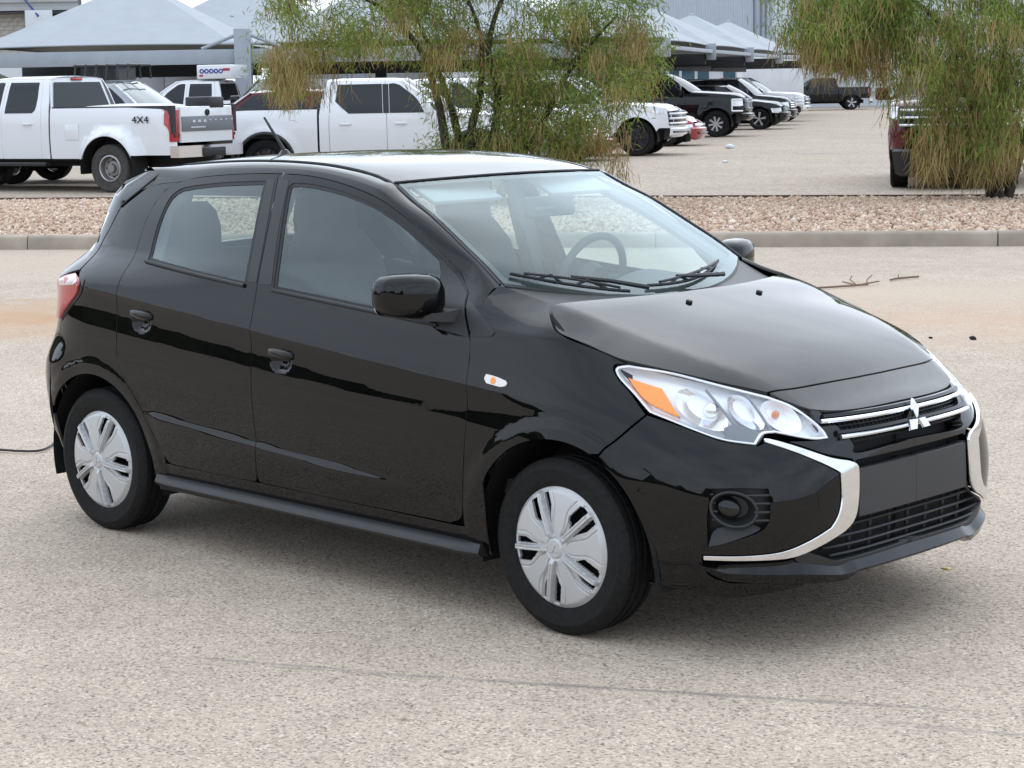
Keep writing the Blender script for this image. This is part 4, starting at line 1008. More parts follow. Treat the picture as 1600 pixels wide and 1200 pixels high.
def big_mesh(name, V, F, m, kind='stuff', parent=None, smooth=False):
    me = bpy.data.meshes.new(name); V = np.asarray(V, np.float32); F = np.asarray(F, np.int32); k = F.shape[1]
    me.vertices.add(len(V)); me.vertices.foreach_set('co', V.ravel()); me.loops.add(F.size); me.loops.foreach_set('vertex_index', F.ravel())
    me.polygons.add(len(F)); me.polygons.foreach_set('loop_start', np.arange(0, F.size, k, dtype=np.int32)); me.polygons.foreach_set('loop_total', np.full(len(F), k, np.int32))
    me.update(calc_edges=True); me.validate()
    if smooth: me.polygons.foreach_set('use_smooth', [True]*len(F))
    o = link(name, me, parent, m)
    if kind: o['kind'] = kind
    return o
big_mesh('gravel', sv.reshape(-1, 3), (IF[None]+(np.arange(NR)*12)[:, None, None]).reshape(-1, 3), rock_mat())
edg = tag(empty('edging_strip', site(*BA), heading(*bd_)), kind='structure')
for k in range(-4, 10):
    MB().box((k*3.05+1.52, 0, .07), (3.03, .035, .19)).build('edging_board', mat('edging_rust', (.10, .068, .05), rough=.9, noise=.3, nscale=3), edg, bevel=.004)

# =====================================================================  trees
def leaf_mat(name, stops, tl=.35):
    m = bpy.data.materials.new(name); m.use_nodes = True; t = m.node_tree; b = t.nodes['Principled BSDF']; b.inputs['Roughness'].default_value = .6; b.inputs['Specular IOR Level'].default_value = .25
    g = t.nodes.new('ShaderNodeNewGeometry'); r = t.nodes.new('ShaderNodeValToRGB'); e = r.color_ramp.elements
    e[0].color = (*stops[0], 1); e[1].color = (*stops[-1], 1)
    for k in range(1, len(stops)-1): x = e.new(k/(len(stops)-1)); x.color = (*stops[k], 1)
    t.links.new(g.outputs['Random Per Island'], r.inputs['Fac']); t.links.new(r.outputs[0], b.inputs['Base Color'])
    tr_ = t.nodes.new('ShaderNodeBsdfTranslucent'); t.links.new(r.outputs[0], tr_.inputs[0]); mi = t.nodes.new('ShaderNodeMixShader'); mi.inputs[0].default_value = tl
    t.links.new(b.outputs[0], mi.inputs[1]); t.links.new(tr_.outputs[0], mi.inputs[2]); t.links.new(mi.outputs[0], t.nodes['Material Output'].inputs[0]); return m
LEAF = leaf_mat('willow_leaf', [(.095, .155, .030), (.155, .225, .040), (.215, .28, .055), (.30, .33, .085)], .4)
PODM = leaf_mat('seed_pod', [(.50, .33, .15), (.62, .45, .22), (.54, .47, .19), (.42, .25, .12), (.44, .46, .15)], .3)
BARK = mat('bark', (.050, .041, .034), rough=.95, noise=.45, nscale=25, bump=.8, bscale=60)
def tree(name, base, stems, anchors, label, group, nleaf=44, podfrac=.3, seed=1, lowpods=None, droop=-.5, llen=(.06, .135), plen=(.14, .30), npd=15, lw=1.2):
    rg = np.random.default_rng(seed)
    root = empty(name, base, 0, label, 'tree', group)
    mb = MB(); nodes_ = []; 
    for st in stems:
        P = cat_rom(st, 6); n = len(P); r0 = .075*(1 if len(st) > 3 else .6)
        mb.tube(P, [max(.010, r0*(1-.82*k/(n-1))) for k in range(n)], 9)
        nodes_ += [(np.array(p), max(.008, r0*(1-.82*k/(n-1)))) for k, p in enumerate(P) if k > n*.3]
    mb.build('trunk', BARK, root, ang=70)
    NP = np.array([p for p, r in nodes_]); NRr = [r for p, r in nodes_]
    br = MB(); A = np.array(anchors); order = np.argsort(np.min(np.linalg.norm(A[:, None]-NP[None], axis=2), axis=1))
    for i in order:
        p = A[i]; dd = np.linalg.norm(NP-p, axis=1)+.6*np.maximum(0, NP[:, 2]-p[2]); j = int(np.argmin(dd)); s = NP[j]
        L = np.linalg.norm(p-s)
        if L < .05: continue
        md = (s+p)/2+np.array([0, 0, .16*L])+rg.normal(0, .06*L, 3); r = min(NRr[j]*.75, .006+.012*L)
        Q = cat_rom([s, md, p], 3); br.tube(Q, [max(.0035, r*(1-.7*k/(len(Q)-1))) for k in range(len(Q))], 5)
        NP = np.concatenate([NP, [np.array(Q[k]) for k in (2, 4)], [p]]); NRr += [r*.7, r*.5, r*.4]
    tag(br.build('branch', BARK, root, ang=80), kind='stuff')
    # leaves: narrow curved blades in hanging sprays
    n = len(A)*nleaf; ci = np.repeat(np.arange(len(A)), nleaf)
    c = A[ci]+rg.normal(0, 1, (n, 3))*np.array([.13, .13, .12])
    az = rg.uniform(0, 2*math.pi, n); el = rg.normal(droop, .5, n)
    d = np.stack([np.cos(az)*np.cos(el), np.sin(az)*np.cos(el), np.sin(el)], 1)
    Ln = rg.uniform(*llen, n); wd = rg.uniform(.0042, .0075, n)*lw
    up = rg.normal(size=(n, 3)); sd_ = np.cross(d, up); sd_ /= np.linalg.norm(sd_, axis=1)[:, None]
    p1 = c+d*(Ln*.5)[:, None]; d2 = d+np.array([0, 0, -.55]); d2 /= np.linalg.norm(d2, axis=1)[:, None]; p2 = p1+d2*(Ln*.5)[:, None]
    V = np.stack([c-sd_*(wd*.3)[:, None], c+sd_*(wd*.3)[:, None], p1+sd_*wd[:, None], p1-sd_*wd[:, None], p2+sd_*(wd*.2)[:, None], p2-sd_*(wd*.2)[:, None]], 1)
    F = np.array([[0, 1, 2, 3], [3, 2, 4, 5]])[None]+(np.arange(n)*6)[:, None, None]
    big_mesh('crown', V.reshape(-1, 3), F.reshape(-1, 4), LEAF, 'stuff', root)
    # pods: long thin beans hanging in bunches
    k = rg.random(len(A)) < podfrac
    PA = A[k]; 
    if lowpods is not None: PA = np.concatenate([PA, np.array(lowpods)])
    ci = np.repeat(np.arange(len(PA)), npd); n = len(ci)
    c = PA[ci]+rg.normal(0, 1, (n, 3))*np.array([.09, .09, .06]); Ln = rg.uniform(*plen, n); r = rg.uniform(.0030, .0050, n)
    dx = rg.normal(0, .22, (n, 2)); bend = rg.normal(0, .18, (n, 2))
    rings = []
    for t in (0, .34, .68, 1.0):
        p = c+np.stack([(dx[:, 0]*t+bend[:, 0]*t*t)*Ln, (dx[:, 1]*t+bend[:, 1]*t*t)*Ln, -t*Ln], 1)
        rr = r*(1 if t < .9 else .4)
        rings.append(np.stack([p+np.stack([np.cos(a)*rr, np.sin(a)*rr, 0*rr], 1) for a in (0, 2.1, 4.2)], 1))
    V = np.concatenate(rings, 1); f = []
    for a in range(3):
        for b in range(3): f.append([a*3+b, a*3+(b+1) % 3, (a+1)*3+(b+1) % 3, (a+1)*3+b])
    F = np.array(f)[None]+(np.arange(n)*12)[:, None, None]
    big_mesh('seed_pods', V.reshape(-1, 3), F.reshape(-1, 4), PODM, 'stuff', root)
    return root
def L3(base, r, d, z):   # lot axes relative to the tree base -> local xyz
    v = RT*r+FH*d; return (float(v[0]), float(v[1]), z)
def crown_points(rg, n, rlo, rhi, dsp, zb, zt, clump=.5):
    out = []; 
    cent = []
    while len(cent) < n//7:
        r = rg.uniform(rlo, rhi); d = rg.normal(0, dsp); lo, hi = zb(r), zt(r)
        if hi <= lo: continue
        cent.append((r, d, lo+(hi-lo)*rg.random()**1.1))
    for (r, d, z) in cent:
        for k in range(7):
            rr, dd, zz = r+rg.normal(0, .16), d+rg.normal(0, .2), z+rg.normal(0, .15)
            if zz > zb(rr)-.05: out.append((rr, dd, zz))
    return out
rg1 = np.random.default_rng(5)
TD = 27.0
c_zb = pch([-3.4, -3.05, -2.8, -2.5, -2.1, -1.6, -1.1, -.6, -.2, .2, .9, 1.3, 1.7, 2.0, 2.3], [2.2, 1.75, 1.75, 1.95, 2.2, 2.25, 2.1, 2.0, 1.55, 1.05, .85, 1.05, 1.5, 1.85, 2.3])
c_zt = pch([-3.7, -3.2, -2.4, -1.2, .2, 1.4, 2.1, 2.5], [2.3, 3.0, 3.6, 4.3, 4.7, 4.2, 3.3, 2.3])
T1 = site(-.46, TD, .10)
pts1 = crown_points(rg1, 820, -3.05, 1.80, .85, c_zb, c_zt)
pts1 += [(rg1.uniform(0, 1.35), rg1.normal(0, .5), rg1.uniform(.85, 2.1)) for _ in range(130)]+[(rg1.uniform(-1.1, .3), rg1.normal(.1, .5), rg1.uniform(.5, 2.2)) for _ in range(95)]
pts1 += [(rg1.uniform(-.8, .5), rg1.normal(-.3, .4), rg1.uniform(.35, 1.15)) for _ in range(34)]
pts1 = [(r, d, z) for r, d, z in pts1 if z < 4.6]
loc = lambda P, r0: [L3(None, r-r0, d, z-.10) for r, d, z in P]
low1 = [(-2.75+rg1.normal(0, .25), rg1.normal(-.3, .3), rg1.uniform(1.75, 2.35)) for _ in range(34)]+[(1.60+rg1.normal(0, .18), rg1.normal(-.3, .3), rg1.uniform(1.75, 2.6)) for _ in range(26)]+[(-.62+rg1.normal(0, .12), -.5, rg1.uniform(2.2, 2.5)) for _ in range(8)]+[(rg1.uniform(.55, 1.5), -.5, rg1.uniform(.55, 1.1)) for _ in range(16)]
S1 = [[(-.24, 0, 0), (-.36, .05, .9), (-.46, .1, 1.5), (-.72, .15, 2.2), (-1.4, .1, 2.8), (-2.4, 0, 3.0)], [(.0, 0, 0), (-.02, .1, 1.0), (.12, .15, 1.6), (.1, .2, 2.4), (-.3, .25, 3.3)], [(.12, 0, 0), (.27, -.05, .9), (.34, 0, 1.5), (.24, .05, 2.2), (.6, .1, 3.0), (1.4, 0, 3.4)],
      [(.25, .1, 0), (.55, .15, .6), (.95, .1, 1.2), (1.35, 0, 1.9), (1.9, -.1, 2.5)], [(-.1, .15, 0), (-.22, .3, 1.1), (-.5, .4, 2.0), (-.9, .5, 3.0)]]
tree('willow_tree', T1, [[L3(None, *p) for p in st] for st in S1], loc(pts1, -.46), 'multi-stemmed desert willow with brown hanging pods, behind the hatchback roof in mid picture', 'desert willows in the gravel bed', seed=3, podfrac=.27, lowpods=loc(low1, -.46), nleaf=46, npd=20)
rg2 = np.random.default_rng(9)
r_zb = pch([3.6, 3.9, 4.3, 4.6, 4.9, 5.15, 5.4, 6.0, 6.4, 6.8, 8.5], [2.5, 2.15, 2.05, 1.95, 1.75, 1.5, .95, .75, .95, 1.45, 1.4])
r_zt = pch([3.5, 3.9, 5.0, 6.5, 8.5, 9.5], [2.6, 3.5, 4.3, 4.8, 4.3, 2.5])
T2 = site(6.35, TD, .10)
pts2 = crown_points(rg2, 900, 3.75, 8.9, .8, r_zb, r_zt)
pts2 += [(rg2.uniform(5.35, 6.6), rg2.normal(-.4, .3), rg2.uniform(.75, 2.6)) for _ in range(130)]+[(rg2.uniform(3.85, 5.2), rg2.normal(-.3, .4), rg2.uniform(2.15, 2.9)) for _ in range(110)]
pts2 = [(r, d, z) for r, d, z in pts2 if z < 4.6]
low2 = [(rg2.uniform(5.3, 6.5), rg2.normal(-.6, .25), rg2.uniform(.58, 1.1)) for _ in range(75)]+[(rg2.uniform(3.85, 4.9), rg2.normal(-.3, .3), rg2.uniform(1.9, 2.4)) for _ in range(50)]+[(rg2.uniform(5.4, 6.2), -.6, rg2.uniform(1.2, 2.0)) for _ in range(30)]
S2 = [[(0, 0, 0), (-.1, 0, 1.0), (-.3, .1, 1.8), (-1.0, .1, 2.6), (-1.9, 0, 2.7)], [(.1, .1, 0), (.15, .1, 1.2), (.1, .2, 2.4), (-.4, .2, 3.4)], [(.2, 0, 0), (.5, 0, 1.1), (.9, .1, 2.2), (1.8, .1, 3.2)], [(.1, -.1, 0), (-.15, -.2, .8), (-.5, -.3, 1.6), (-.6, -.3, 2.4)]]
tree('willow_tree', T2, [[L3(None, *p) for p in st] for st in S2], loc(pts2, 6.35), 'dense desert willow hanging to the gravel at the right, in front of dark red pickup', 'desert willows in the gravel bed', seed=8, podfrac=.30, lowpods=loc(low2, 6.35), nleaf=46, droop=-.95, llen=(.07, .15), plen=(.20, .38), npd=18, lw=1.25)
# =====================================================================  parked vehicles
VGLASS = mat('tinted_glass', (.014, .016, .020), rough=.04, spec=.42)
VGLASS_L = mat('pale_glass', (.10, .13, .14), rough=.04, spec=.8)
WHITE = mat('white_paint', (.76, .77, .79), rough=.3, coat=.8)
BLACKP = mat('dark_paint', (.005, .005, .006), rough=.3, coat=.7, spec=.05)
MAROON = mat('maroon_paint', (.085, .005, .008), rough=.3, coat=.8, spec=.1)
REDP = mat('red_paint', (.30, .012, .02), rough=.3, coat=1)
GREYP = mat('grey_paint', (.42, .43, .45), rough=.3, coat=.8)
WIRE = mat('rim_dark', (.02, .02, .022), rough=.35, coat=.3)
RIMS = mat('rim_alloy', (.50, .51, .53), rough=.3, metal=.8)
STEELB = mat('worn_steel', (.28, .27, .26), rough=.5, metal=.7)
TYD = mat('dusty_tyre', (.055, .052, .048), rough=.85, noise=.3, nscale=20)
HLW = mat('vehicle_lamp', (.80, .82, .85), rough=.15, metal=.3, coat=1)
def vring(sp):
    F0, R0, tab = sp['F'], sp['R'], sp['W']; FW = pch(*tab); FF = pch(*sp['Fz']); RF = pch(*sp['Rz']) if 'Rz' in sp else (lambda z: np.zeros_like(z))
    xs, xr = F0-.55, R0+.35
    ax, rad = sp['axles'], sp['arch']; flare = sp.get('flare', (.03, .03))
    def S(U, z, off=0.0):
        U = np.asarray(U, float); z = np.asarray(z, float)
        uf = np.clip(U-xs, 0, 1); ur = np.clip(xr-U, 0, 1)
        s = 1-(1-uf)**3.4; sr = 1-(1-ur)**5
        F = F0+FF(z); Rr = R0+RF(z)
        x = np.where(U > xs, xs+(F-xs)*s, np.where(U < xr, xr+(Rr-xr)*sr, U))
        y = FW(z)*np.clip(1-s**3, 0, 1)**(1/3.4)*np.clip(1-sr**3.2, 0, 1)**(1/5)
        if 'bow' in sp: y = y*(1-sp['bow']*sst(sp['belt']-.05, sp['belt']+.2, z)*((np.clip(x, R0, F0)-sp['bowx'])/2)**2)
        o = np.zeros_like(x)+off
        for k, a in enumerate(ax):
            o = o+flare[k]*(1-sst(rad[k]+.02, rad[k]+.20, np.hypot(x-a, z-sp['rt'])))*(z < sp['belt'])
        nx = np.clip(s+0*sr, 0, 1)**4-np.clip(sr, 0, 1)**6
        return np.stack([x+nx*o, -(y+o*(1-np.abs(nx))), z], -1)
    return S
def vwheel(par, x, y, s, sp, k, dual=False):
    rt, w = sp['rt'], sp.get('tw', .27); rim = sp.get('rim', RIMS); rr = sp.get('rr', rt*.60)
    t = MB().lathe(tyre_prof(rt, w, rr), 40, 'y').build('wheel', sp.get('tyre', TYRE), par, ang=30)
    t.location = (x, s*y, rt); t.rotation_euler = (0, 0, 0 if s < 0 else math.pi)
    f = -w*.46
    if sp.get('deep'):
        r_ = MB().lathe([(rr+.003, f+.01), (rr-.02, f-.004), (rr-.03, f+.02), (rr-.05, f+.10), (rr*.62, f+.115), (rr*.55, f+.09), (rr*.35, f+.085), (rr*.30, f+.03), (.001, f+.03)], 36, 'y').build('rim', rim, t)
        for q in range(8):
            a = 2*math.pi*q/8; MB().lathe([(.0001, 0), (.026, 0), (.026, .02)], 10, 'y', (rr*.66*math.cos(a), f+.108, rr*.66*math.sin(a))).build('hand_hole', DARK, r_)
        MB().lathe([(rr-.008, f-.006), (rr-.02, f-.008), (rr-.03, f+.004)], 36, 'y').build('rim_lip', RIMS, r_)
        return t
    r_ = MB().lathe([(rr+.003, f+.01), (rr-.012, f-.006), (rr-.03, f+.01), (rr-.04, f+.10), (.03, f+.10)], 36, 'y').build('rim', rim, t)
    ns = sp.get('spokes', 6); sm = MB()
    for q in range(ns):
        a = 2*math.pi*q/ns+.2
        for da in ((-.10, .10) if sp.get('twin') else (0,)):
            c, s_ = math.cos(a+da), math.sin(a+da); wd = .035 if not sp.get('twin') else .022
            p = lambda r, o, d: (r*c-o*s_, d, r*s_+o*c)
            sm.hexa([p(.03, -wd*.7, f+.06), p(rr-.015, -wd, f+.05), p(rr-.015, wd, f+.05), p(.03, wd*.7, f+.06), p(.03, -wd*.7, f+.005), p(rr-.015, -wd*.8, f-.002), p(rr-.015, wd*.8, f-.002), p(.03, wd*.7, f+.005)])
    sm.lathe([(.001, f-.004), (.045, f-.002), (.06, f+.03)], 16, 'y')
    sm.build('spokes', sp.get('spk', rim), r_, ang=30)
    return t
def vehicle(name, sp, loc, rz, label, cat, group=None):
    root = empty(name, loc, rz, label, cat, group); S = vring(sp); Sm = lambda o: (lambda U, z: S(U, z, o))
    paint, gl = sp['paint'], sp.get('glass', VGLASS); sides = sp.get('sides', 'two')
    ar, af = sp['axles']; rr_, rf_ = sp['arch']; rt = sp['rt']; sill, belt, rail = sp['sill'], sp['belt'], sp['roofz']
    xd, xb, xc = sp['xd'], sp['xb'], sp['xc']           # front of front door, B pillar, rear of cab
    xwt, xrt = sp['xwt'], sp['xrt']                     # top of windscreen, rear end of roof
    F0, R0 = sp['F'], sp['R']; hz0, hz1 = sp['hood']; us = lambda x, z: x if x < F0-.55 else float(np.interp(x, S(np.linspace(F0-.6, F0+.44, 900), np.full(900, z))[:, 0], np.linspace(F0-.6, F0+.44, 900)))
    ur = lambda x, z: x if x > R0+.35 else float(np.interp(x, S(np.linspace(R0-.64, R0+.4, 900), np.full(900, z))[:, 0], np.linspace(R0-.64, R0+.4, 900)))
    bed = sp.get('bed')                                # rail height of a pickup bed
    spc = sp.get('sp', .16)
    def both(nm, P, m, par, off=0, **k):
        if P is None: return [None, None]
        k = dict(dict(sp=spc, gap=.004, depth=.02), **k)
        if not isinstance(par, list): par = [par, par]
        return [panel(nm, Sm(off), P, m, par[q], mirror=bool(q), **k) for q in (0, 1)]
    # front wing
    fa = [(us(x, z), z) for x, z in arc(af, rt, rf_, 195, -15, 26) if z > sill-.001]
    hl = sp.get('hoodline', hz0-.05); nz = sp.get('nosez', hz1-.06)
    wing = poly([(xd, sill), (xd, belt+.02)], [(xd, belt+.02), (xd+.18, hz0-.03)], [(xd+.18, hz0-.03), ((xd+F0)/2, (hz0+hz1)/2-.02), (F0-.42, hz1-.02)], [(F0-.42, hz1-.02), (us(F0-.13, nz), nz-.10)], [(us(F0-.13, nz), nz-.10), (us(F0-.12, .8), sp['bump'])], [(us(F0-.12, .8), sp['bump']), (us(min(F0-.2, af+rf_+.05), sill), sp['bump'])], fa[::-1])
    wg = both('front_wing', wing, paint, root)
    # doors reach up to the roof rail
    top = lambda x: rail-.03-.035*((x-(xwt+xrt)/2)/1.2)**2
    fd_ = poly([(xd, sill), (xb, sill)], [(xb, sill), (xb, belt), (xb-.03, top(xb))], [(xb-.03, top(xb)), ((xb+xwt)/2, top((xb+xwt)/2)), (xwt+.05, top(xwt)-.01)], [(xwt+.05, top(xwt)-.01), ((xwt+xd)/2+.05, (rail+belt)/2+.02), (xd, belt+.05)], [(xd, belt+.05), (xd, sill)])
    fd2 = both('front_door', fd_, paint, root)
    wz0, wz1 = belt+.03, rail-.10
    xk = lambda z: xd-.10+(xwt+.05-xd)*(z-belt)/(rail-belt)
    fw = poly([(xb+.06, wz0), (xb+.04, wz1)], [(xb+.04, wz1), ((xb+xwt)/2, wz1+.01), (xwt-.02, wz1-.02)], [(xwt-.02, wz1-.02), (xk((wz0+wz1)/2), (wz0+wz1)/2), (xd-.22, wz0)], [(xd-.22, wz0), (xb+.06, wz0)])
    both('window_glass', fw, gl, fd2, off=.004, gap=.0, depth=.01)
    suv = sp.get('suv')
    re_ = sp['xr']                                       # rear edge of the rear door at the belt
    if sp.get('rear_door', True):
        ra_ = [(x, z) for x, z in arc(ar, rt, rr_+.02, -15, 195, 26) if z > sill and x > xc-.01 and x < xb]
        pr = [(xb, sill), (xb, belt), (xb-.03, top(xb))]
        rdp = poly(pr, [(xb-.03, top(xb)), ((xb+re_)/2, top((xb+re_)/2)), (re_+.08, top(re_))], [(re_+.08, top(re_)), (re_, belt), (re_, sill+.4 if suv and ar+rr_ > re_ else sill)], ([(x, z) for x, z in ra_[::-1] if x > re_+.01]+[(max(ar+rr_+.02, re_), sill)]) if (suv and ar+rr_ > re_) else [(re_, sill), (re_+.01, sill)], [(max(ar+rr_+.02, re_+.01) if suv else re_+.01, sill), (xb, sill)])
        rd2 = both('rear_door', rdp, paint, root)
        kick = sp.get('kick', .12)
        rw = poly([(xb-.07, wz0), (re_+.10+kick, wz0)], [(re_+.10+kick, wz0), (re_+.13, wz0+kick*.8), (re_+.12, (wz0+wz1)/2)], [(re_+.12, (wz0+wz1)/2), (re_+.15, wz1)], [(re_+.15, wz1), (xb-.09, wz1+.005)], [(xb-.09, wz1+.005), (xb-.07, wz0)])
        both('window_glass', rw, gl, rd2, off=.004, gap=0, depth=.01)
        if sp.get('blackpillar'): both('pillar_trim', poly([(xb+.05, wz0), (xb+.03, wz1)], [(xb+.03, wz1), (xb-.08, wz1)], [(xb-.08, wz1), (xb-.06, wz0)], [(xb-.06, wz0), (xb+.05, wz0)]), GLOSSB, fd2, off=.005, gap=0, depth=.01)
    for xh, pr in ((xb+.16, fd2), (re_+.20, rd2 if sp.get('rear_door', True) else None)):
        if pr is None: continue
        for q, s in ((0, -1), (1, 1)):
            p = S(xh, belt-.16); MB().tube([(xh-.01, s*(-p[1]-.01), belt-.16), (xh+.03, s*(-p[1]+.035), belt-.16), (xh+.17, s*(-p[1]+.035), belt-.16), (xh+.21, s*(-p[1]-.01), belt-.16)], .022, 8, flat=(.7, 1)).build('handle', sp.get('hand', paint), pr[q])
    ra = [(ur(x, z), z) for x, z in arc(ar, rt, rr_, -12, 192, 28) if z > sill-.001]
    if not suv:
        cab = poly([(re_, sill), (re_, belt), (re_+.08, top(re_))], [(re_+.08, top(re_)), (xrt, top(xrt))], [(xrt, top(xrt)), (xc+.06, belt+.35), (xc, belt)], [(xc, belt), (xc, sill)], [(xc, sill), (re_, sill)])
        both('cab_corner', cab, paint, root, sp=.12)
        bs = poly([(xc-.03, sill), (xc-.03, bed)], [(xc-.03, bed), (ur(R0+.05, bed), bed)], [(ur(R0+.05, bed), bed), (ur(R0+.05, sp['bump']), sp['bump'])], [(ur(R0+.05, sp['bump']), sp['bump']), (ra[-1][0] if ra[-1][0] < ar else ra[0][0], sp['bump'])], ra[::-1], [(ra[0][0], sill), (xc-.03, sill)])
        bs2 = both('bed_side', bs, paint, root)
        W0 = -float(S((xc+R0)/2, bed)[1])
        b = MB()
        for s in (-1, 1): b.box(((xc+R0)/2, s*(W0-.05), bed-.22), (xc-R0-.1, .09, .48))
        b.box((xc-.07, 0, bed-.24), (.06, 2*W0-.1, .5)).build('bed_liner', mat('bed_liner', (.03, .03, .032), rough=.7), root)
        MB().box(((xc+R0)/2, 0, bed-.50), (xc-R0-.1, 2*W0-.1, .05)).build('bed_floor', MATS['bed_liner'], root)
        # tailgate
        tb_ = sp.get('bz', sp['bump']-.08)+.15
        tgp = MB().box((R0+.055, 0, (bed+tb_)/2), (.09, 2*W0*.80, bed-tb_)).build('tailgate', paint, root, bevel=.02)
        if sp.get('gate_trim'):
            MB().box((R0+.004, 0, bed-.30), (.03, 2*W0*.80-.02, .26)).build('trim_panel', mat('gate_grey', (.20, .21, .23), rough=.4, metal=.4), tgp, bevel=.008)
            MB().lathe([(.001, -.02), (.055, -.018), (.06, .01)], 20, 'x', (R0+.005, 0, bed-.11)).build('round_badge', BLACKP, tgp)
            MB().box((R0-.014, .30, bed-.36), (.012, .42, .025)).build('badge_strip', CHROME, tgp)
            lt = MB()
            for q in range(3): lt.box((R0-.014, .42-.16*q, bed-.26), (.01, .08, .035))
            for q in range(8): lt.box((R0-.014, .42-.16*q, bed-.24), (.008, .05, .018))
            tag(lt.build('raised_letters', CHROME, tgp), kind='stuff')
        both('tail_light', poly([(ur(R0+.24, bed-.2), bed-.06), (ur(R0+.04, bed-.2), bed-.06)], [(ur(R0+.04, bed-.2), bed-.06), (ur(R0+.04, bed-.2), bed-.60)], [(ur(R0+.04, bed-.2), bed-.60), (ur(R0+.12, bed-.2), bed-.60)], [(ur(R0+.12, bed-.2), bed-.60), (ur(R0+.13, bed-.2), bed-.40), (ur(R0+.20, bed-.2), bed-.30)], [(ur(R0+.20, bed-.2), bed-.30), (ur(R0+.20, bed-.2), bed-.06)]), REDL, bs2, off=.012, gap=0, depth=.03, sp=.1)
        bz = sp.get('bz', sp['bump']-.08); tb_ = bz+.13
        bmp = MB().loft([[(R0-.02-.10*math.cos(y*1.2), y, z) for z in (bz-.10, bz+.10)]+[(R0+.12, y, bz+.10), (R0+.12, y, bz-.10)] for y in np.linspace(-W0-.0, W0+.0, 15)]).build('rear_bumper', sp.get('bumper', CHROME), root, ang=40)
        MB().box((R0-.10, 0, bz-.02), (.10, .62, .15)).build('bumper_step', TRIM, bmp, bevel=.01)
        MB().box((R0-.12, 0, bz-.14), (.16, .10, .10)).build('tow_hitch', TRIM, bmp, bevel=.01)
    else:
        q_ = poly([(re_, sill+.4 if ar+rr_ > re_ else sill), (re_, belt), (re_+.08, top(re_))], [(re_+.08, top(re_)), (xrt+.1, top(xrt)-.02)], [(xrt+.1, top(xrt)-.02), (ur(R0+.12, belt), belt+.05), (ur(R0+.06, belt), belt-.3), (ur(R0+.05, .6), sp['bump'])], [(ur(R0+.05, .6), sp['bump']), (ra[-1][0], sp['bump'])], [p for p in ra[::-1] if p[0] < re_-.004] if ar+rr_ > re_ else ra[::-1]+[(ra[0][0], sill), (re_, sill)])
        q2 = both('quarter_panel', q_, paint, root)
        if sp.get('qwin', True): both('window_glass', poly([(re_-.06, wz0+.02), (re_-.0, wz1)], [(re_-.0, wz1), (xrt+.32, wz1-.02)], [(xrt+.32, wz1-.02), (R0+.42, wz0+.04)], [(R0+.42, wz0+.04), (re_-.06, wz0+.02)]), gl, q2, off=.004, gap=0, depth=.01)
        both('tail_light', poly([(ur(R0+.22, belt-.1), belt-.04), (ur(R0+.01, belt-.1)-.1, belt-.04)], [(ur(R0+.01, belt-.1)-.1, belt-.04), (ur(R0+.01, belt-.1)-.1, belt-.25)], [(ur(R0+.01, belt-.1)-.1, belt-.25), (ur(R0+.18, belt-.1), belt-.22)], [(ur(R0+.18, belt-.1), belt-.22), (ur(R0+.22, belt-.1), belt-.04)]), REDL, q2, off=.012, gap=0, depth=.03, sp=.1)
        Wt = -float(S(R0+.4, belt)[1])
        P = np.array([[(x, y*w, z) for y in np.linspace(-1, 1, 9)] for x, w, z in ((R0+.02, Wt*.9, sp['bump']), (R0+.02, Wt*.9, belt-.3), (R0+.10, Wt*.9, belt+.05), (xrt+.02, Wt*.78, rail-.03))])
        tg_ = patch('tailgate', P, paint, root, flip=True); 
        patch('rear_glass', np.array([[(x, y*w, z) for y in np.linspace(-1, 1, 9)] for x, w, z in ((R0+.095, Wt*.80, belt+.05), (xrt+.03, Wt*.72, rail-.10))]), gl, tg_, flip=True)
        MB().loft([[(R0-.06-.06*math.cos(y*1.3), y, z) for z in (sill-.05, sp['bump']+.05)]+[(R0+.2, y, sp['bump']+.05), (R0+.2, y, sill-.05)] for y in np.linspace(-Wt, Wt, 13)]).build('rear_bumper', paint, root, ang=40)
    # roof, windscreen, hood
    def edge(x): 
        p = S(x, top(x)-.0); return -float(p[1]), float(p[2])
    xs_ = np.linspace(xwt+.05, xrt, 14); rows = []
    for i, x in enumerate(xs_):
        w, z = edge(x); f = min(1, min(i, 13-i)/2.0); row = []
        for y in np.linspace(-1, 1, 17):
            k = abs(y); row.append((x, y*w*1.001, z+(rail+.015-z)*(1-k**3.2)*(.75+.25*f)))
        rows.append(row)
    patch('roof', np.array(rows), paint, root, flip=True)
    wt, zt = edge(xwt+.05); Wb = -float(S(xd+.1, belt+.02)[1])-.03; xb0 = xd+.16; xcen = xd+.42
    wsr = []
    for t in np.linspace(0, 1, 9):
        row = []
        for y in np.linspace(-1, 1, 15):
            q = y*y; a = np.array([xwt+.09-.07*q, y*wt*.97, rail+.01-(rail+.01-zt)*abs(y)**3]); b = np.array([xcen-.30*q, y*Wb, hz0+.0+(belt+.05-hz0)*q*.0-.02])
            row.append(a+(b-a)*t+np.array([.35, 0, .6])*.05*math.sin(math.pi*t)*(1-q*.6))
        wsr.append(row)
    patch('windscreen', np.array(wsr), sp.get('wglass', gl), root)
    for s in (-1, 1):
        q = [tuple(np.array(r[0 if s < 0 else -1])+np.array([0, s*.01, 0])) for r in wsr]; MB().tube(q, .045, 6, flat=(1, .6)).build('screen_pillar', paint, root)
    hr = []
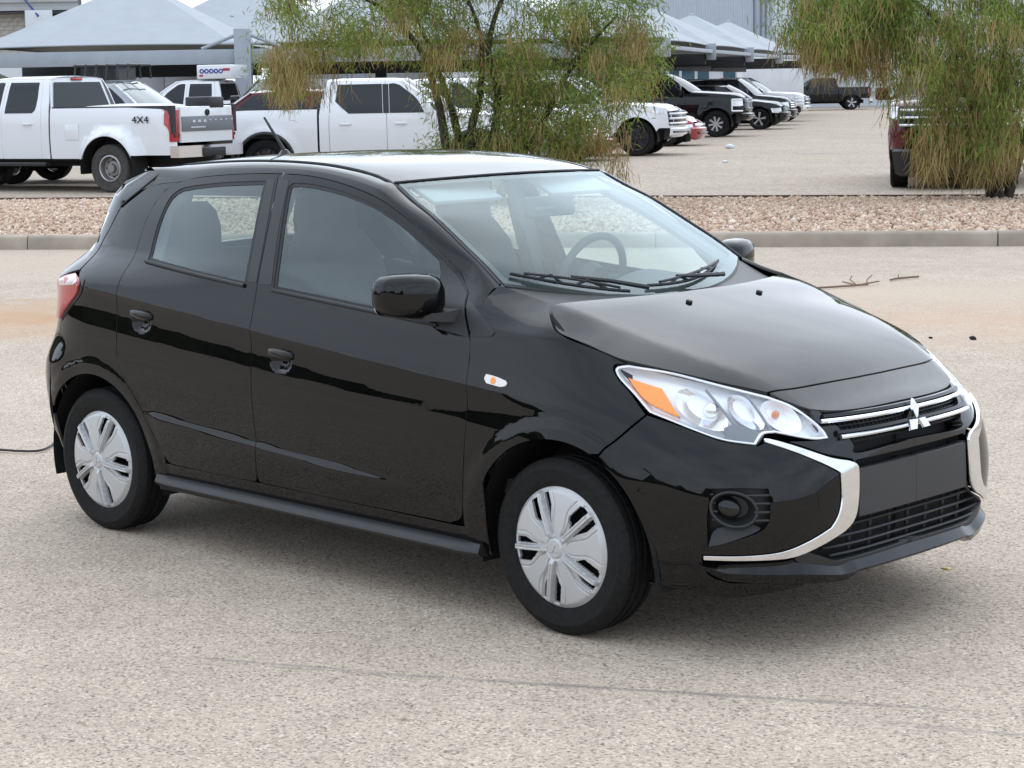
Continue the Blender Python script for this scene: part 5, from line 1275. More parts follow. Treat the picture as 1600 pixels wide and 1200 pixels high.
    for t in np.linspace(0, 1, 12):
        x = (xd+.18)+(F0-.16-xd-.18)*t; row = []
        ze = hz0-.03+(hz1-.02-hz0+.03)*t - .14*max(0, (t-.82)/.18)**2
        for y in np.linspace(-1, 1, 15):
            w = -float(S(min(x, F0-.42), ze)[1])-.005-max(0, x-F0+.42)*.35; k = abs(y)
            xx_ = x+(.24*(1-k*k) if t < .01 else 0)-.10*k*k*t
            row.append((xx_, y*w, ze+.055*(1-k**4)+(.02*math.exp(-((k-.55)/.12)**2) if sp.get('dome') else 0)))
        hr.append(row)
    patch('hood', np.array(hr), paint, root)
    # front fascia
    fas = poly([(us(F0-.13, nz), sill-.08), (us(F0-.13, nz), nz-.08)], [(us(F0-.13, nz), nz-.08), (F0+.45, nz-.04)], [(F0+.45, nz-.04), (F0+.45, sill-.08)], [(F0+.45, sill-.08), (us(F0-.13, nz), sill-.08)])
    fs = panel('front_fascia', Sm(-.02), fas, sp.get('fascia', paint), root, gap=0, sp=.12, both=True, depth=.03)
    gz0, gz1, gu = sp.get('grille', (sp['bump']+.06, nz-.10, .16))
    u0 = F0-.55+gu+.22
    g_ = panel('grille', Sm(.004), poly([(u0, gz0), (u0-.03, gz1)], [(u0-.03, gz1), (F0+.45, gz1)], [(F0+.45, gz1), (F0+.45, gz0)], [(F0+.45, gz0), (u0, gz0)]), sp.get('gmat', GLOSSB), fs, gap=0, sp=.12, both=True, depth=.03)
    def FUv(u, z, off):
        Um = F0+.45; uu, s = (u, 1) if u <= Um else (2*Um-u, -1); p = S(uu, z, off); return (float(p[0]), float(p[1])*s, float(p[2]))
    for q in range(sp.get('bars', 3)):
        zz = gz0+(gz1-gz0)*(q+.5)/sp.get('bars', 3); MB().tube([FUv(u, zz, .02) for u in np.linspace(u0+.01, 2*(F0+.45)-u0-.01, 18)], sp.get('barr', .022), 6).build('grille_bar', sp.get('barm', CHROME), g_)
    hz_a, hz_b = sp.get('lampz', (gz1-.20, gz1))
    both('headlight', poly([(u0-.05, hz_a), (u0-.06, hz_b)], [(u0-.06, hz_b), (u0-.36, hz_b-.02)], [(u0-.36, hz_b-.02), (u0-.33, hz_a+.03)], [(u0-.33, hz_a+.03), (u0-.05, hz_a)]), HLW, fs, off=.006, gap=0, depth=.03, sp=.08)
    if sp.get('lamp_c'):
        for q, s in ((0, -1), (1, 1)):
            o = MB(); 
            for (ua, za, ub, zb) in ((u0-.34, hz_b, u0-.08, hz_b), (u0-.34, hz_b, u0-.34, gz0+.02), (u0-.34, gz0+.02, u0-.08, gz0+.02), (u0-.34, (hz_b+gz0)/2, u0-.12, (hz_b+gz0)/2)):
                pp = []
                for t in np.linspace(0, 1, 6): p = S(ua+(ub-ua)*t, za+(zb-za)*t, .03); pp.append((p[0], s*-p[1], p[2]))
                o.tube(pp, .030, 6)
            o.build('lamp_surround', HLW, fs)
    if sp.get('amber'): both('side_marker', poly([(u0-.38, hz_b-.03), (u0-.33, hz_b-.02)], [(u0-.33, hz_b-.02), (u0-.30, hz_a+.03)], [(u0-.30, hz_a+.03), (u0-.34, hz_a+.06)], [(u0-.34, hz_a+.06), (u0-.38, hz_b-.03)]), AMBER, fs, off=.02, gap=0, depth=.02, sp=.08)
    bsec = []
    for u in np.linspace(us(F0-.20, .6), 2*(F0+.45)-us(F0-.20, .6), 22):
        bsec.append([FUv(u, sp['bump']+.02, .02), FUv(u, sp['bump']-.02, .085), FUv(u, sill-.02, .075), FUv(u, sill-.06, .0)])
    fb = MB().loft(bsec).build('front_bumper', sp.get('fbumper', paint), root, ang=40)
    MB().tube([FUv(u, (sp['bump']+sill)/2-.02, .075) for u in np.linspace(u0+.1, 2*(F0+.45)-u0-.1, 12)], .06, 6, flat=(1, .4)).build('bumper_intake', TRIM, fb)
    # mirrors
    for q, s in ((0, -1), (1, 1)):
        w = -float(S(xd-.2, belt+.02)[1]); m_ = MB().box((xd-.16, s*(w+.20), belt+.13), (.12, .24, .22 if not sp.get('towmir') else .36)).build('wing_mirror', sp.get('mirm', paint), fd2[q], bevel=.035)
        MB().box((xd-.15, s*(w+.06), belt+.05), (.08, .16, .05)).build('mirror_arm', TRIM, m_, bevel=.012)
    # wheels, arches, underbody
    dual = sp.get('dual')
    for k, x in enumerate((ar, af)):
        Wk = -float(S(x, sill+.1)[1])
        for s in (-1, 1):
            vwheel(root, x, sp['track'][k], s, sp if k == 0 or 'front_spec' not in sp else sp['front_spec'], k)
            if dual and k == 0: vwheel(root, x, sp['track'][k]-.30, s, sp, k)
            secs = [[(x+(sp['arch'][k]+.01)*math.cos(a), s*y, rt+(sp['arch'][k]+.01)*math.sin(a)) for y in (Wk+.0, Wk-.45)] for a in np.linspace(R(-10), R(190), 22)]
            MB().grid(np.array(secs)).build('wheel_well', DARK, root)
            MB().prism([(x+(sp['arch'][k]+.01)*math.cos(a), s*(Wk-.45), rt+(sp['arch'][k]+.01)*math.sin(a)) for a in np.linspace(R(-20), R(200), 18)], (0, s*.01, 0)).build('well_wall', DARK, root)
            if sp.get('flarem'):
                MB().tube([tuple(np.array(S(u, z, .008))*np.array([1, -s, 1])) for u, z in arc(x, rt, sp['arch'][k]+.025, -8, 188, 22)], .035, 6).build('arch_flare', sp['flarem'], root)
    W_ = -float(S(0, sill+.05)[1])
    ub = MB().box(((F0+R0)/2, 0, sill-.03), (F0-R0-.8, 2*W_-.9, .22)).box(((ar+af)/2, 0, sill+.05), (af-ar-1.0, 2*W_-.12, .16)).build('underbody', DARK, root)
    MB().box(((xd+xc)/2, 0, (sill+belt)/2), (xd-xc-.1, 2*W_-.22, belt-sill)).build('cabin_floor', DARK, root)
    if not suv:
        wq, zq = edge(xrt); back = [(xc+.02, -W0+.06, bed-.1), (xc+.02, W0-.06, bed-.1), (xrt+.02, wq-.02, zq), (xrt+.02, wq*.8, rail-.02), (xrt+.02, -wq*.8, rail-.02), (xrt+.02, -wq+.02, zq)]
        bk = MB().prism(back, (.03, 0, 0)).build('cab_back', paint, root)
        t = (rail-.12-bed)/(rail-bed); xg = lambda z: xc+.02+(xrt-xc)*(z-bed+.1)/(rail-bed+.1)
        MB().prism([(xg(bed+.02)-.012, -W0+.16, bed+.02), (xg(bed+.02)-.012, W0-.16, bed+.02), (xg(rail-.12)-.012, wq-.10, rail-.10), (xg(rail-.12)-.012, -wq+.10, rail-.10)], (.01, 0, 0)).build('back_glass', gl, bk)
        MB().box((xrt-.004, 0, rail-.045), (.03, .30, .05)).build('brake_light', REDL, bk, bevel=.008)
    if sp.get('steps'): 
        for s in (-1, 1): MB().box(((xd+xc)/2, s*(W_-.0), sill-.09), (xd-xc-.1, .16, .07)).build('running_board', TRIM, root, bevel=.015)
    return root, S
def text_mesh(txt, size, name, m, par, loc, rot, ext=.004, sx=1.0):
    cu = bpy.data.curves.new(name, 'FONT'); cu.body = txt; cu.size = size; cu.extrude = ext; cu.align_x = 'CENTER'; cu.align_y = 'CENTER'
    o = bpy.data.objects.new(name, cu); me = bpy.data.meshes.new_from_object(o); bpy.data.objects.remove(o); bpy.data.curves.remove(cu); me.name = name
    q = link(name, me, par, m); q.location = loc; q.rotation_euler = rot; q.scale = (sx, 1, 1); return q
PICK = dict(F=2.95, R=-2.95, W=([.3, .55, .8, 1.05, 1.22, 1.30, 1.55, 1.80, 1.95], [.92, .96, .985, .985, .97, .955, .86, .75, .66]), Fz=([.3, .6, .8, 1.0, 1.2, 1.35], [-.10, -.02, 0, -.01, -.05, -.2]),
            axles=(-1.80, 1.95), arch=(.50, .50), rt=.415, sill=.52, belt=1.24, roofz=1.90, xd=.98, xb=.02, xc=-1.02, xwt=.30, xrt=-.88, xr=-.84, hood=(1.30, 1.18), bump=.66, bed=1.36, track=(.86, .86), bow=.03, bowx=-.3, flare=(.035, .035))
def V(**k): d = dict(PICK); d.update(k); return d
HD = dict(W=([.3, .55, .8, 1.1, 1.32, 1.42, 1.65, 1.90, 2.05], [.94, .98, 1.0, 1.0, .985, .97, .89, .79, .70]), sill=.58, belt=1.36, roofz=2.03, hood=(1.46, 1.34), bump=.74, bed=1.47, rt=.42)
ROW = (.972, -.235)
def at(r, d, hr, hd): return site(r, d), heading(hr, hd)
# dually: rear axle stands at (r, d)
def put(sp, axle_r, axle_d, hr, hd, which=0):
    x0 = sp['axles'][which]; l = math.hypot(hr, hd); hr, hd = hr/l, hd/l
    return site(axle_r-hr*x0, axle_d-hd*x0), heading(hr, hd)
GP = 'vehicles parked in the lot behind the gravel bed'
dl = V(**{k: v for k, v in HD.items() if k != 'bump'}, paint=WHITE, F=3.35, R=-3.35, axles=(-2.02, 2.35), arch=(.56, .52), flare=(.20, .03), xd=1.42, xb=.46, xc=-.62, xr=-.44, xwt=.74, xrt=-.48, track=(.98, .90), dual=True, deep=True, rim=STEELB, tyre=TYD, rr=.235, bump=.64, bz=.70, gate_trim=True, steps=True, hand=WHITE, kick=.10, tw=.24, sp=.11)
HDG = (-.885, .465)
lr, dr_ = -6.92, 35.9
# the near rear wheel face sits about 1 m to the left of the centre line
nl = np.array([-HDG[1], HDG[0]])      # left-hand normal of the heading in (r, d)
loc_, rz_ = put(dl, lr-nl[0]*1.05, dr_-nl[1]*1.05, *HDG)
dually, SD = vehicle('dually_pickup', dl, loc_, rz_, 'white crew cab pickup with wide rear fenders, grey tailgate trim and 4X4 lettering', 'pickup truck', GP)
dk = next(c for c in dually.children if c.name.startswith('bed_side') and c.data.vertices[0].co.y > 0)
p = SD(-2.02-.72, 1.25); text_mesh('4X4', .17, 'decal', BLACKP, dk, (-2.66, -float(p[1])+.022, 1.25), (R(90), 0, R(180)), .003, 1.25)
MB().box((-1.15, -float(SD(-1.1, 1.02)[1])*1.0+.006, 1.05), (.30, .012, .28)).build('fuel_door', WHITE, dk, bevel=.005)
load = MB().loft([[(x, y, 1.40+h*(1-(abs(y)/.72)**4)) for y in np.linspace(-.72, .72, 9)]+[(x, .72, 1.34), (x, -.72, 1.34)] for x, h in ((-2.95, .06), (-2.4, .12), (-1.6, .13), (-1.0, .10))]).build('tarp_load', mat('tarp', (.62, .62, .60), rough=.7, noise=.1), None)
load.location, load.rotation_euler = dually.location, dually.rotation_euler; tag(load, 'pale folded tarp lying in the bed of the white truck with 4X4 lettering', 'tarp')
tb = MB().box((0, 0, 0), (.55, .42, .20)).build('tool_case', TRIM, None, bevel=.03); v = Matrix.Rotation(rz_, 3, 'Z') @ Vector((-3.08, -.30, 1.53)); tb.location = Vector(loc_)+v; tb.rotation_euler = (0, 0, rz_); tag(tb, 'black case on the tailgate edge of the white truck with 4X4 lettering', 'case')
# second white crew cab, bed towards the left
gm = V(paint=WHITE, flarem=TRIM, blackpillar=True, rim=WIRE, kick=.26, sp=.11, bars=2, axles=(-1.95, 1.95), R=-3.0, xc=-.95, xb=.30, xd=1.22, xwt=.56, xrt=-.80, xr=-.76)
loc_, rz_ = put(gm, -4.45, 39.0, 1, -.02); vehicle('crew_cab_pickup', gm, loc_, rz_, 'white crew cab pickup with black wheel arch trim, side on left of the willow stems', 'pickup truck', GP)
# white pickup nose and red car beyond the willow
w3 = V(paint=WHITE, rim=RIMS, fbumper=CHROME); loc_, rz_ = put(w3, .85, 44.6, *ROW, 1); vehicle('parked_pickup', w3, loc_, rz_, 'white pickup mostly hidden behind the middle willow, only its nose showing', 'pickup truck', GP)
CAR = dict(F=2.30, R=-2.30, W=([.15, .35, .6, .8, .88, 1.05, 1.25, 1.36], [.84, .91, .93, .91, .88, .78, .66, .56]), Fz=([.2, .4, .6, .75, .85], [-.05, 0, -.02, -.12, -.3]), axles=(-1.35, 1.40), arch=(.37, .37), rt=.335, sill=.24, belt=.90, roofz=1.33, xd=.70, xb=-.28, xc=-1.4, xwt=.10, xrt=-1.15, xr=-1.05, hood=(.92, .76), bump=.50, track=(.80, .80), suv=True, qwin=False, bow=.04, bowx=-.3, tw=.23, flare=(.02, .02), nosez=.70)
def C_(**k): d = dict(CAR); d.update(k); return d
rc = C_(paint=REDP); loc_, rz_ = put(rc, 1.50, 47.3, *ROW, 1); vehicle('sports_car', rc, loc_, rz_, 'low red car left of the white truck with black wheels', 'car', GP)
loc_, rz_ = put(rc, 4.55, 57.6, *ROW, 1); vehicle('sports_car', rc, loc_, rz_, 'low red car between white truck with black wheels and black truck', 'car', GP)
sv_ = V(paint=WHITE, rim=WIRE, spk=WIRE, rr=.30, rt=.43, spokes=6, twin=True, amber=True, bars=3, barm=WHITE, barr=.026, kick=.2, sp=.10, mirm=BLACKP, grille=(.72, 1.06, .02), lampz=(1.0, 1.10))
loc_, rz_ = put(sv_, 3.32, 50.4, *ROW, 1); sroot, SS = vehicle('parked_pickup', sv_, loc_, rz_, 'white pickup with black wheels, nose out right of the middle willow', 'pickup truck', GP)
fw_ = next(c for c in sroot.children if c.name.startswith('front_wing') and c.data.vertices[0].co.y < 0)
p = SS(1.45, 1.16); text_mesh('SILVERADO', .085, 'badge', BLACKP, fw_, (1.42, float(p[1])-.012, 1.17), (R(78), 0, 0), .003, 1.0)
sd_ = V(**HD, paint=BLACKP, rim=WIRE, spk=RIMS, spokes=8, lamp_c=True, bars=2, barm=GLOSSB, fbumper=BLACKP, towmir=True, mirm=BLACKP, gmat=GLOSSB)
loc_, rz_ = put(sd_, 6.85, 66.5, *ROW, 1); vehicle('heavy_pickup', sd_, loc_, rz_, 'tall black pickup with bright square lamp surrounds, beside the white nose', 'pickup truck', GP)
SUVD = dict(F=2.45, R=-2.45, W=([.2, .45, .7, .95, 1.08, 1.15, 1.4, 1.62, 1.75], [.88, .95, .97, .965, .94, .92, .82, .71, .62]), Fz=([.3, .5, .7, .9, 1.05], [-.06, 0, -.01, -.05, -.2]), axles=(-1.45, 1.50), arch=(.43, .43), rt=.385, sill=.36, belt=1.10, roofz=1.72, xd=.80, xb=-.22, xc=-1.3, xwt=.22, xrt=-1.95, xr=-1.12, hood=(1.14, 1.0), bump=.62, track=(.84, .84), suv=True, bow=.03, bowx=-.4, flare=(.03, .03))
def U_(**k): d = dict(SUVD); d.update(k); return d
su = U_(paint=BLACKP, rim=GLOSSB, spk=RIMS, spokes=5, twin=True, rr=.27, hood=(1.10, .94), roofz=1.62, bars=3, barm=GLOSSB)
loc_, rz_ = put(su, 9.35, 75.8, *ROW, 1); vehicle('parked_suv', su, loc_, rz_, 'black crossover with silver spoked wheels, right of the tall black pickup', 'suv', GP)
s3 = U_(paint=BLACKP, roofz=1.86, hood=(1.22, 1.08), belt=1.18, W=([.2, .45, .7, .95, 1.16, 1.23, 1.5, 1.75, 1.9], [.88, .97, 1.0, 1.0, .97, .95, .86, .76, .68]), wglass=VGLASS_L)
loc_, rz_ = put(s3, 10.55, 82.5, *ROW, 1); vehicle('parked_suv', s3, loc_, rz_, 'black large suv behind the crossover with silver spoked wheels', 'suv', GP)
w4 = V(paint=WHITE, lamp_c=True, gmat=GLOSSB, bars=2, wglass=VGLASS_L); loc_, rz_ = put(w4, 12.15, 90, *ROW, 1); vehicle('parked_pickup', w4, loc_, rz_, 'white pickup farthest out in the row, just showing its lamps and bumper', 'pickup truck', GP)
d5 = V(paint=BLACKP, rim=GLOSSB, spk=RIMS, spokes=5, twin=True, rr=.30, bed=1.30); loc_, rz_ = put(d5, 20.3, 122.5, -.999, .03, 0); vehicle('distant_pickup', d5, loc_, rz_, 'dark pickup facing left, farthest vehicle across the lot', 'pickup truck', GP)
# left background
g1 = V(paint=GREYP, rim=RIMS, wglass=VGLASS_L, roofz=1.93, glass=VGLASS); loc_, rz_ = put(g1, -9.43, 40.9, .97, -.24, 0); groot, _ = vehicle('parked_pickup', g1, loc_, rz_, 'pale grey pickup behind the cab of the truck with 4X4 lettering', 'pickup truck', GP)
rk = MB()
for k in range(6): rk.tube([(-.55+.22*k, -.55, 2.00), (-.55+.22*k, -.5, 2.26), (-.55+.22*k, .5, 2.26), (-.55+.22*k, .55, 2.00)], .022, 6)
for y in (-.5, 0, .5): rk.tube([(-.6, y, 2.24), (.6, y, 2.24)], .02, 6)
rk = rk.box((-.1, 0, 2.10), (.8, .8, .26)).build('roof_rack', TRIM, groot)
mr = U_(paint=MAROON); loc_, rz_ = site(-5.35, 46.5), heading(-1, .12); vehicle('parked_suv', mr, loc_, rz_, 'dark maroon suv behind the tailgate and grey column', 'suv', GP)
bt = V(**HD, paint=BLACKP); loc_, rz_ = site(-5.6, 53.5), heading(-.35, -.94); vehicle('parked_pickup', bt, loc_, rz_, 'black truck right of the grey column, behind the white bed', 'pickup truck', GP)
w5 = V(paint=WHITE, wglass=VGLASS_L); loc_, rz_ = site(-6.0, 60.5), heading(.97, -.24); vehicle('parked_pickup', w5, loc_, rz_, 'white truck in front of the white box trailer', 'pickup truck', GP)
sv2 = V(**HD, paint=WHITE, wglass=VGLASS_L, glass=VGLASS); sloc, srz = site(-8.6, 57.5), heading(-.98, .18); vroot, _ = vehicle('service_pickup', sv2, sloc, srz, 'white service truck under the canopy, facing left, with printed sign box', 'pickup truck', GP)
sb = empty('sign_box', Vector(sloc)+Matrix.Rotation(srz, 3, 'Z') @ Vector((-.75, 0, 2.06)), srz, 'white box with blue and red lettering above the white service truck', 'sign')
b0 = MB().box((0, 0, .19), (.98, 1.5, .38)).build('sign_body', WHITE, sb, bevel=.03)
lt = MB(); 
for k in range(5): lt.lathe([(.035, 0), (.065, 0), (.065, .012), (.035, .012)], 12, 'y', (.34-.135*k, .751, .21))
lt.build('blue_lettering', mat('sign_blue', (.02, .04, .30), rough=.5), b0)
MB().box((-.36, .756, .25), (.20, .01, .07)).box((.36, .756, .09), (.10, .01, .05)).build('red_lettering', mat('sign_red', (.45, .02, .03), rough=.5), b0)
# dark red pickups at the right, nose towards the gravel
dr1 = V(**{k: v for k, v in HD.items() if k not in ('sill', 'rt', 'bump')}, sill=.27, rt=.40, bump=.62, paint=MAROON, barm=CHROME, bars=3, barr=.020, gmat=GLOSSB, fbumper=mat('bumper_black', (.016, .016, .018), rough=.4), fascia=MAROON, sp=.12, grille=(.95, 1.30, .14))
loc_, rz_ = site(7.55, 31.9+2.9), heading(-.215, -.977); vehicle('red_pickup', dr1, loc_, rz_, 'dark red pickup with chrome grille bars behind the right willow', 'pickup truck', GP)
loc_, rz_ = site(10.2, 32.2+2.9), heading(-.25, -.968); vehicle('red_pickup', dr1, loc_, rz_, 'dark red pickup cut off by the right edge of the picture', 'pickup truck', GP)
# =====================================================================  shade canopies, buildings, litter
STEEL = mat('canopy_steel', (.34, .37, .405), rough=.55, noise=.06, nscale=3)
STEELD = mat('dark_and_shaded_steel', (.05, .052, .058), rough=.7)  # dark fittings; on the inner canopy beams the darkness is painted shade
FABRIC = mat('shade_fabric', (.345, .365, .385), rough=.85, noise=.05, nscale=1.5)
def P3(r, d, z): x, y, _ = site(r, d); return np.array([x, y, z])
GC = 'fabric shade canopies over the parked cars'
def canopy(c4, apex, eave, colz, label, cols=(), beams=(), sag=.10, colw=.36, heads=False):
    """four eave corners in lot axes, apex (r, d, z); fabric hip roof on a steel frame"""
    root = empty('shade_canopy', site(apex[0], apex[1]), 0, label, 'canopy', GC)
    o = np.array(site(apex[0], apex[1])); A = P3(*apex)-o
    C = [P3(r, d, eave)-o for r, d in c4]
    for k in range(4):
        a, b = C[k], C[(k+1) % 4]; g = []
        for t in np.linspace(0, 1, 12):
            e = a+(b-a)*t; e = e+np.array([0, 0, .05*4*t*(1-t)])+(A*np.array([1, 1, 0])-e*np.array([1, 1, 0]))*.02*4*t*(1-t)
            g.append([e+(A-e)*s-np.array([0, 0, sag*s*(1-s)]) for s in np.linspace(0, .97, 8)])
        G = np.array(g); f = patch('fabric_panel', G, FABRIC, root)
        MB().tube([tuple(r[0]) for r in g], .022, 5).build('hem', FABRIC, f)
    MB().lathe([(.02, apex[2]-.25), (.16, apex[2]-.12), (.12, apex[2]+.02), (.001, apex[2]+.05)], 14, 'z').build('apex_cap', STEEL, root)
    for (r, d) in cols:
        p = P3(r, d, 0)-o
        if heads:
            MB().box((p[0], p[1], colz-.30), (colw, colw, .62), Matrix.Rotation(YAW, 3, 'Z')).build('beam_head', STEEL, root, bevel=.04); continue
        MB().box((p[0], p[1], colz/2), (colw, colw, colz), Matrix.Rotation(YAW, 3, 'Z')).build('column', STEEL, root, bevel=.02)
    for (r0, d0, r1, d1, z0, z1, m) in beams:
        p, q = P3(r0, d0, 0)-o, P3(r1, d1, 0)-o; L = float(np.linalg.norm(q-p)); an = math.atan2(q[1]-p[1], q[0]-p[0])
        MB().box(((p[0]+q[0])/2, (p[1]+q[1])/2, (z0+z1)/2), (L-.40, .22, z1-z0), Matrix.Rotation(an, 3, 'Z')).build('beam', m, root, bevel=.012)
    for (r0, d0, r1, d1, za, zb) in ():
        pass
    return root, o
def braces(root, o, lst):
    for (r0, d0, z0, r1, d1, z1) in lst: MB().tube([tuple(P3(r0, d0, z0)-o), tuple(P3(r1, d1, z1)-o)], .055, 6).build('brace', STEEL, root)
D0 = 60.0
cnt = ['pale grey pyramid canopy left of the square grey column', 'pale canopy right of the grey column, behind the willow', 'pale canopy hidden mostly by the middle willow crown']
for k, r0 in enumerate((-15.6, -7.6, .4)):
    r1 = r0+8.0 if k < 2 else 4.9; dz = .0 if k < 2 else 1.5
    cols = [(r1, D0+dz)] if k < 1 else []
    root, o = canopy([(r0+.2, D0), (r1-.2, D0+dz), (r1-.2, D0+12), (r0+.2, D0+12)], ((r0+r1)/2, D0+6, 5.25), 3.06, 3.50, cnt[k], cols+([(r0, D0)] if k == 0 else []),
        [(r0, D0, r1, D0+dz, 2.50, 2.92, STEEL), (r0, D0+12, r1, D0+12, 2.50, 2.92, STEELD), (r0, D0+6, r1, D0+6, 2.2, 2.65, STEELD)]+([(r1, D0, r1, D0+12, 2.5, 2.9, STEELD)] if k < 2 else []), colw=.47)
    if k < 2: braces(root, o, [(r1-.25, D0, 3.30, r1-1.2, D0, 2.94)]); 
    if k > 0: braces(root, o, [(r0+.25, D0, 3.30, r0+1.2, D0, 2.94)])
for k, r0 in enumerate((-14.0, -5.5)):
    canopy([(r0+.2, D0+15), (r0+8.2, D0+15), (r0+8.2, D0+26), (r0+.2, D0+26)], (r0+4.2, D0+20.5, 6.0), 3.6, 3.7, ('pale canopy of the second row, at the top left above the first', 'pale canopy of the second row, behind the willow crown')[k], [(r0+.2, D0+15.3), (r0+8.2, D0+15.3)], [(r0, D0+15.5, r0+8.4, D0+15.5, 3.0, 3.3, STEELD)])
CK = [(5.05, 66), (7.6, 77), (10.2, 87), (12.75, 97), (15.9, 110)]
lab = ['nearest pale canopy of the receding row above the black trucks', 'second pale canopy of the receding row above the black trucks', 'third pale canopy of the receding row above the black trucks', 'farthest pale canopy of the receding row above the black trucks']
for k in range(4):
    (ra, da), (rb, db) = CK[k], CK[k+1]; inw = np.array([-.972, .235])*6.5
    ap = ((ra+rb)/2+inw[0]/2, (da+db)/2+inw[1]/2, 4.75)
    root, o = canopy([(ra+.15, da+.3), (rb-.1, db-.3), (rb+inw[0], db+inw[1]), (ra+inw[0], da+inw[1])], ap, 3.08, 3.16, lab[k], [(rb, db)]+([(ra, da)] if k == 0 else []), heads=True, beams=
        [(ra, da, rb, db, 2.80, 2.93, STEEL), (ra+inw[0]*.5, da+inw[1]*.5, rb+inw[0]*.5, db+inw[1]*.5, 2.25, 2.75, STEELD), (rb, db, rb+inw[0], db+inw[1], 2.4, 2.8, STEELD)], colw=.36)  # inner beams coloured dark for the shade under the fabric
# ---- warehouse --------------------------------------------------------------------
WALL = mat('blue_grey_cladding', (.46, .50, .56), rough=.55, noise=.04, nscale=2)
WPL = mat('white_cladding', (.66, .68, .70), rough=.6, noise=.05, nscale=1)
TEAL = mat('teal_glass', (.015, .075, .10), rough=.08, spec=.8)
DW = 136.0
wh = empty('warehouse', site(20, DW), heading(1, 0), 'tall blue grey ribbed warehouse with teal windows behind the canopies', 'warehouse')
prof = []; x = -13.0; 
while x < -2.7:
    prof += [(x, 0), (x+.09, 0), (x+.12, -.055), (x+.19, -.055), (x+.22, 0)]; x += .30
secs = [[(px, py, z) for px, py in prof] for z in (3.45, 11.5)]
MB().loft(secs, closed=False, cap=False).build('ribbed_wall', WALL, wh, ang=20)
MB().box((-7.9, .25, 5.75), (10.4, .4, 11.4)).build('wall_core', WALL, wh)
MB().box((12, .12, 5.75), (29.2, .6, 11.5)).build('smooth_wall', mat('pale_cladding', (.58, .62, .66), rough=.6), wh, bevel=.02)
for k in range(6): MB().box((12-14.5+k*4.8, -.19, 5.75), (.05, .03, 11.5)).build('wall_joint', WALL, wh)
for dx in (-2.98, -3.3, -3.75): MB().tube([(dx, -.09, 0), (dx, -.09, 11.4)], .055, 8).build('downpipe', mat('pipe_blue', (.16, .19, .25), rough=.5), wh)
MB().box((-7.9, -.10, 1.72), (10.4, .34, 3.42)).build('base_wall', WPL, wh, bevel=.02)
MB().box((-7.9, -.12, 11.55), (10.8, .7, .25)).build('eaves_trim', WPL, wh, bevel=.03)
for px0, px1 in ((1070, 1090), (1094.5, 1112), (1134, 1153), (1157, 1170), (1050, 1066), (1030, 1046)):
    a, b = [(q-800)/3200*DW-20 for q in (px0, px1)]
    f = MB().box(((a+b)/2, -.30, 2.55), (b-a+.16, .08, 1.36)).build('window', WPL, wh, bevel=.01); MB().box(((a+b)/2, -.345, 2.55), (b-a, .03, 1.22)).build('pane', TEAL, f)
MB().box((-8.1, -.6, 3.40), (10.2, 1.0, .14)).build('window_canopy', STEELD, wh)
pv = MB().tube([(.0, -.4, 5.6), (.0, -.9, 5.6)], .22, 12); pv.build('vent_pipe', STEELD, wh)
# ---- block building at the left
bl_ = empty('block_building', site(-23, 92), heading(1, 0), 'grey block building with ribbed metal fascia at the top left corner', 'building')
CMU = mat('concrete_block', (.44, .41, .37), rough=.95, noise=.18, nscale=6, bump=.4, bscale=60)
MB().box((-.6, .5, 2.9), (9.2, .8, 5.8)).build('wall', mat('mortar', (.22, .205, .19), rough=.95), bl_)
bmesh_block = MB().box((0, 0, 0), (.392, .06, .192)).build('block', CMU, bl_, bevel=.006)
first = True
for row in range(13):
    for c_ in range(19):
        xx = -3.4+.40*c_+(.2 if row % 2 else 0); zz = 3.05+.20*row
        if xx > 3.7: continue
        ob = bmesh_block if first else link('block', bmesh_block.data, bl_)
        ob.location = (xx, .075, zz); first = False
bw = [(-3.2, -2.2, 2.1, 3.0), (-.75, .45, 2.1, 3.0)]
for a, b, z0, z1 in bw:
    f = MB().box(((a+b)/2, .04, (z0+z1)/2), (b-a, .10, z1-z0)).build('window', WPL, bl_, bevel=.01); MB().box(((a+b)/2, -.02, (z0+z1)/2), (b-a-.16, .03, z1-z0-.14)).build('pane', TEAL, f)
MB().box((1.0, .0, 2.5), (1.1, .10, 1.9)).build('door_panel', WPL, bl_, bevel=.01)
fa_ = []; z = 5.38
while z < 9: fa_ += [(z, -.62), (z+.13, -.62), (z+.19, -.52), (z+.30, -.52), (z+.36, -.62)]; z += .40
MB().loft([[(x, y, zz) for zz, y in fa_] for x in (-5, 4.25)], closed=False, cap=False).build('ribbed_fascia', mat('fascia_grey', (.40, .40, .40), rough=.5), bl_, ang=20)
MB().box((-.4, 0, 7.2), (9.2, .9, 3.6)).build('fascia_core', STEELD, bl_)
MB().box((-.4, -.1, 5.30), (9.4, .9, .10)).build('soffit', STEELD, bl_)
MB().box((2.9, .02, 4.9), (2.0, .14, 1.0)).build('dark_opening', STEELD, bl_)
MB().box((-3.5, -.3, 4.62), (1.3, .6, .36)).build('awning', mat('awning_blue', (.03, .12, .42), rough=.6), bl_, bevel=.03)
for x0 in (-.1, 1.6): MB().tube([(x0, -.7, 6.3), (x0+1.1, -1.6, 5.1)], .05, 6).build('stay_rod', mat('rod_blue', (.06, .07, .22), rough=.5), bl_)
wb = MB().box((0, 0, 0), (1.18, .08, 1.0)).build('sign_board', WPL, None, bevel=.01); wb.location = site(-20.3, 90.5, 4.85); wb.rotation_euler = (0, 0, heading(1, 0)); tag(wb, 'blank white board standing in front of the grey block building', 'board')
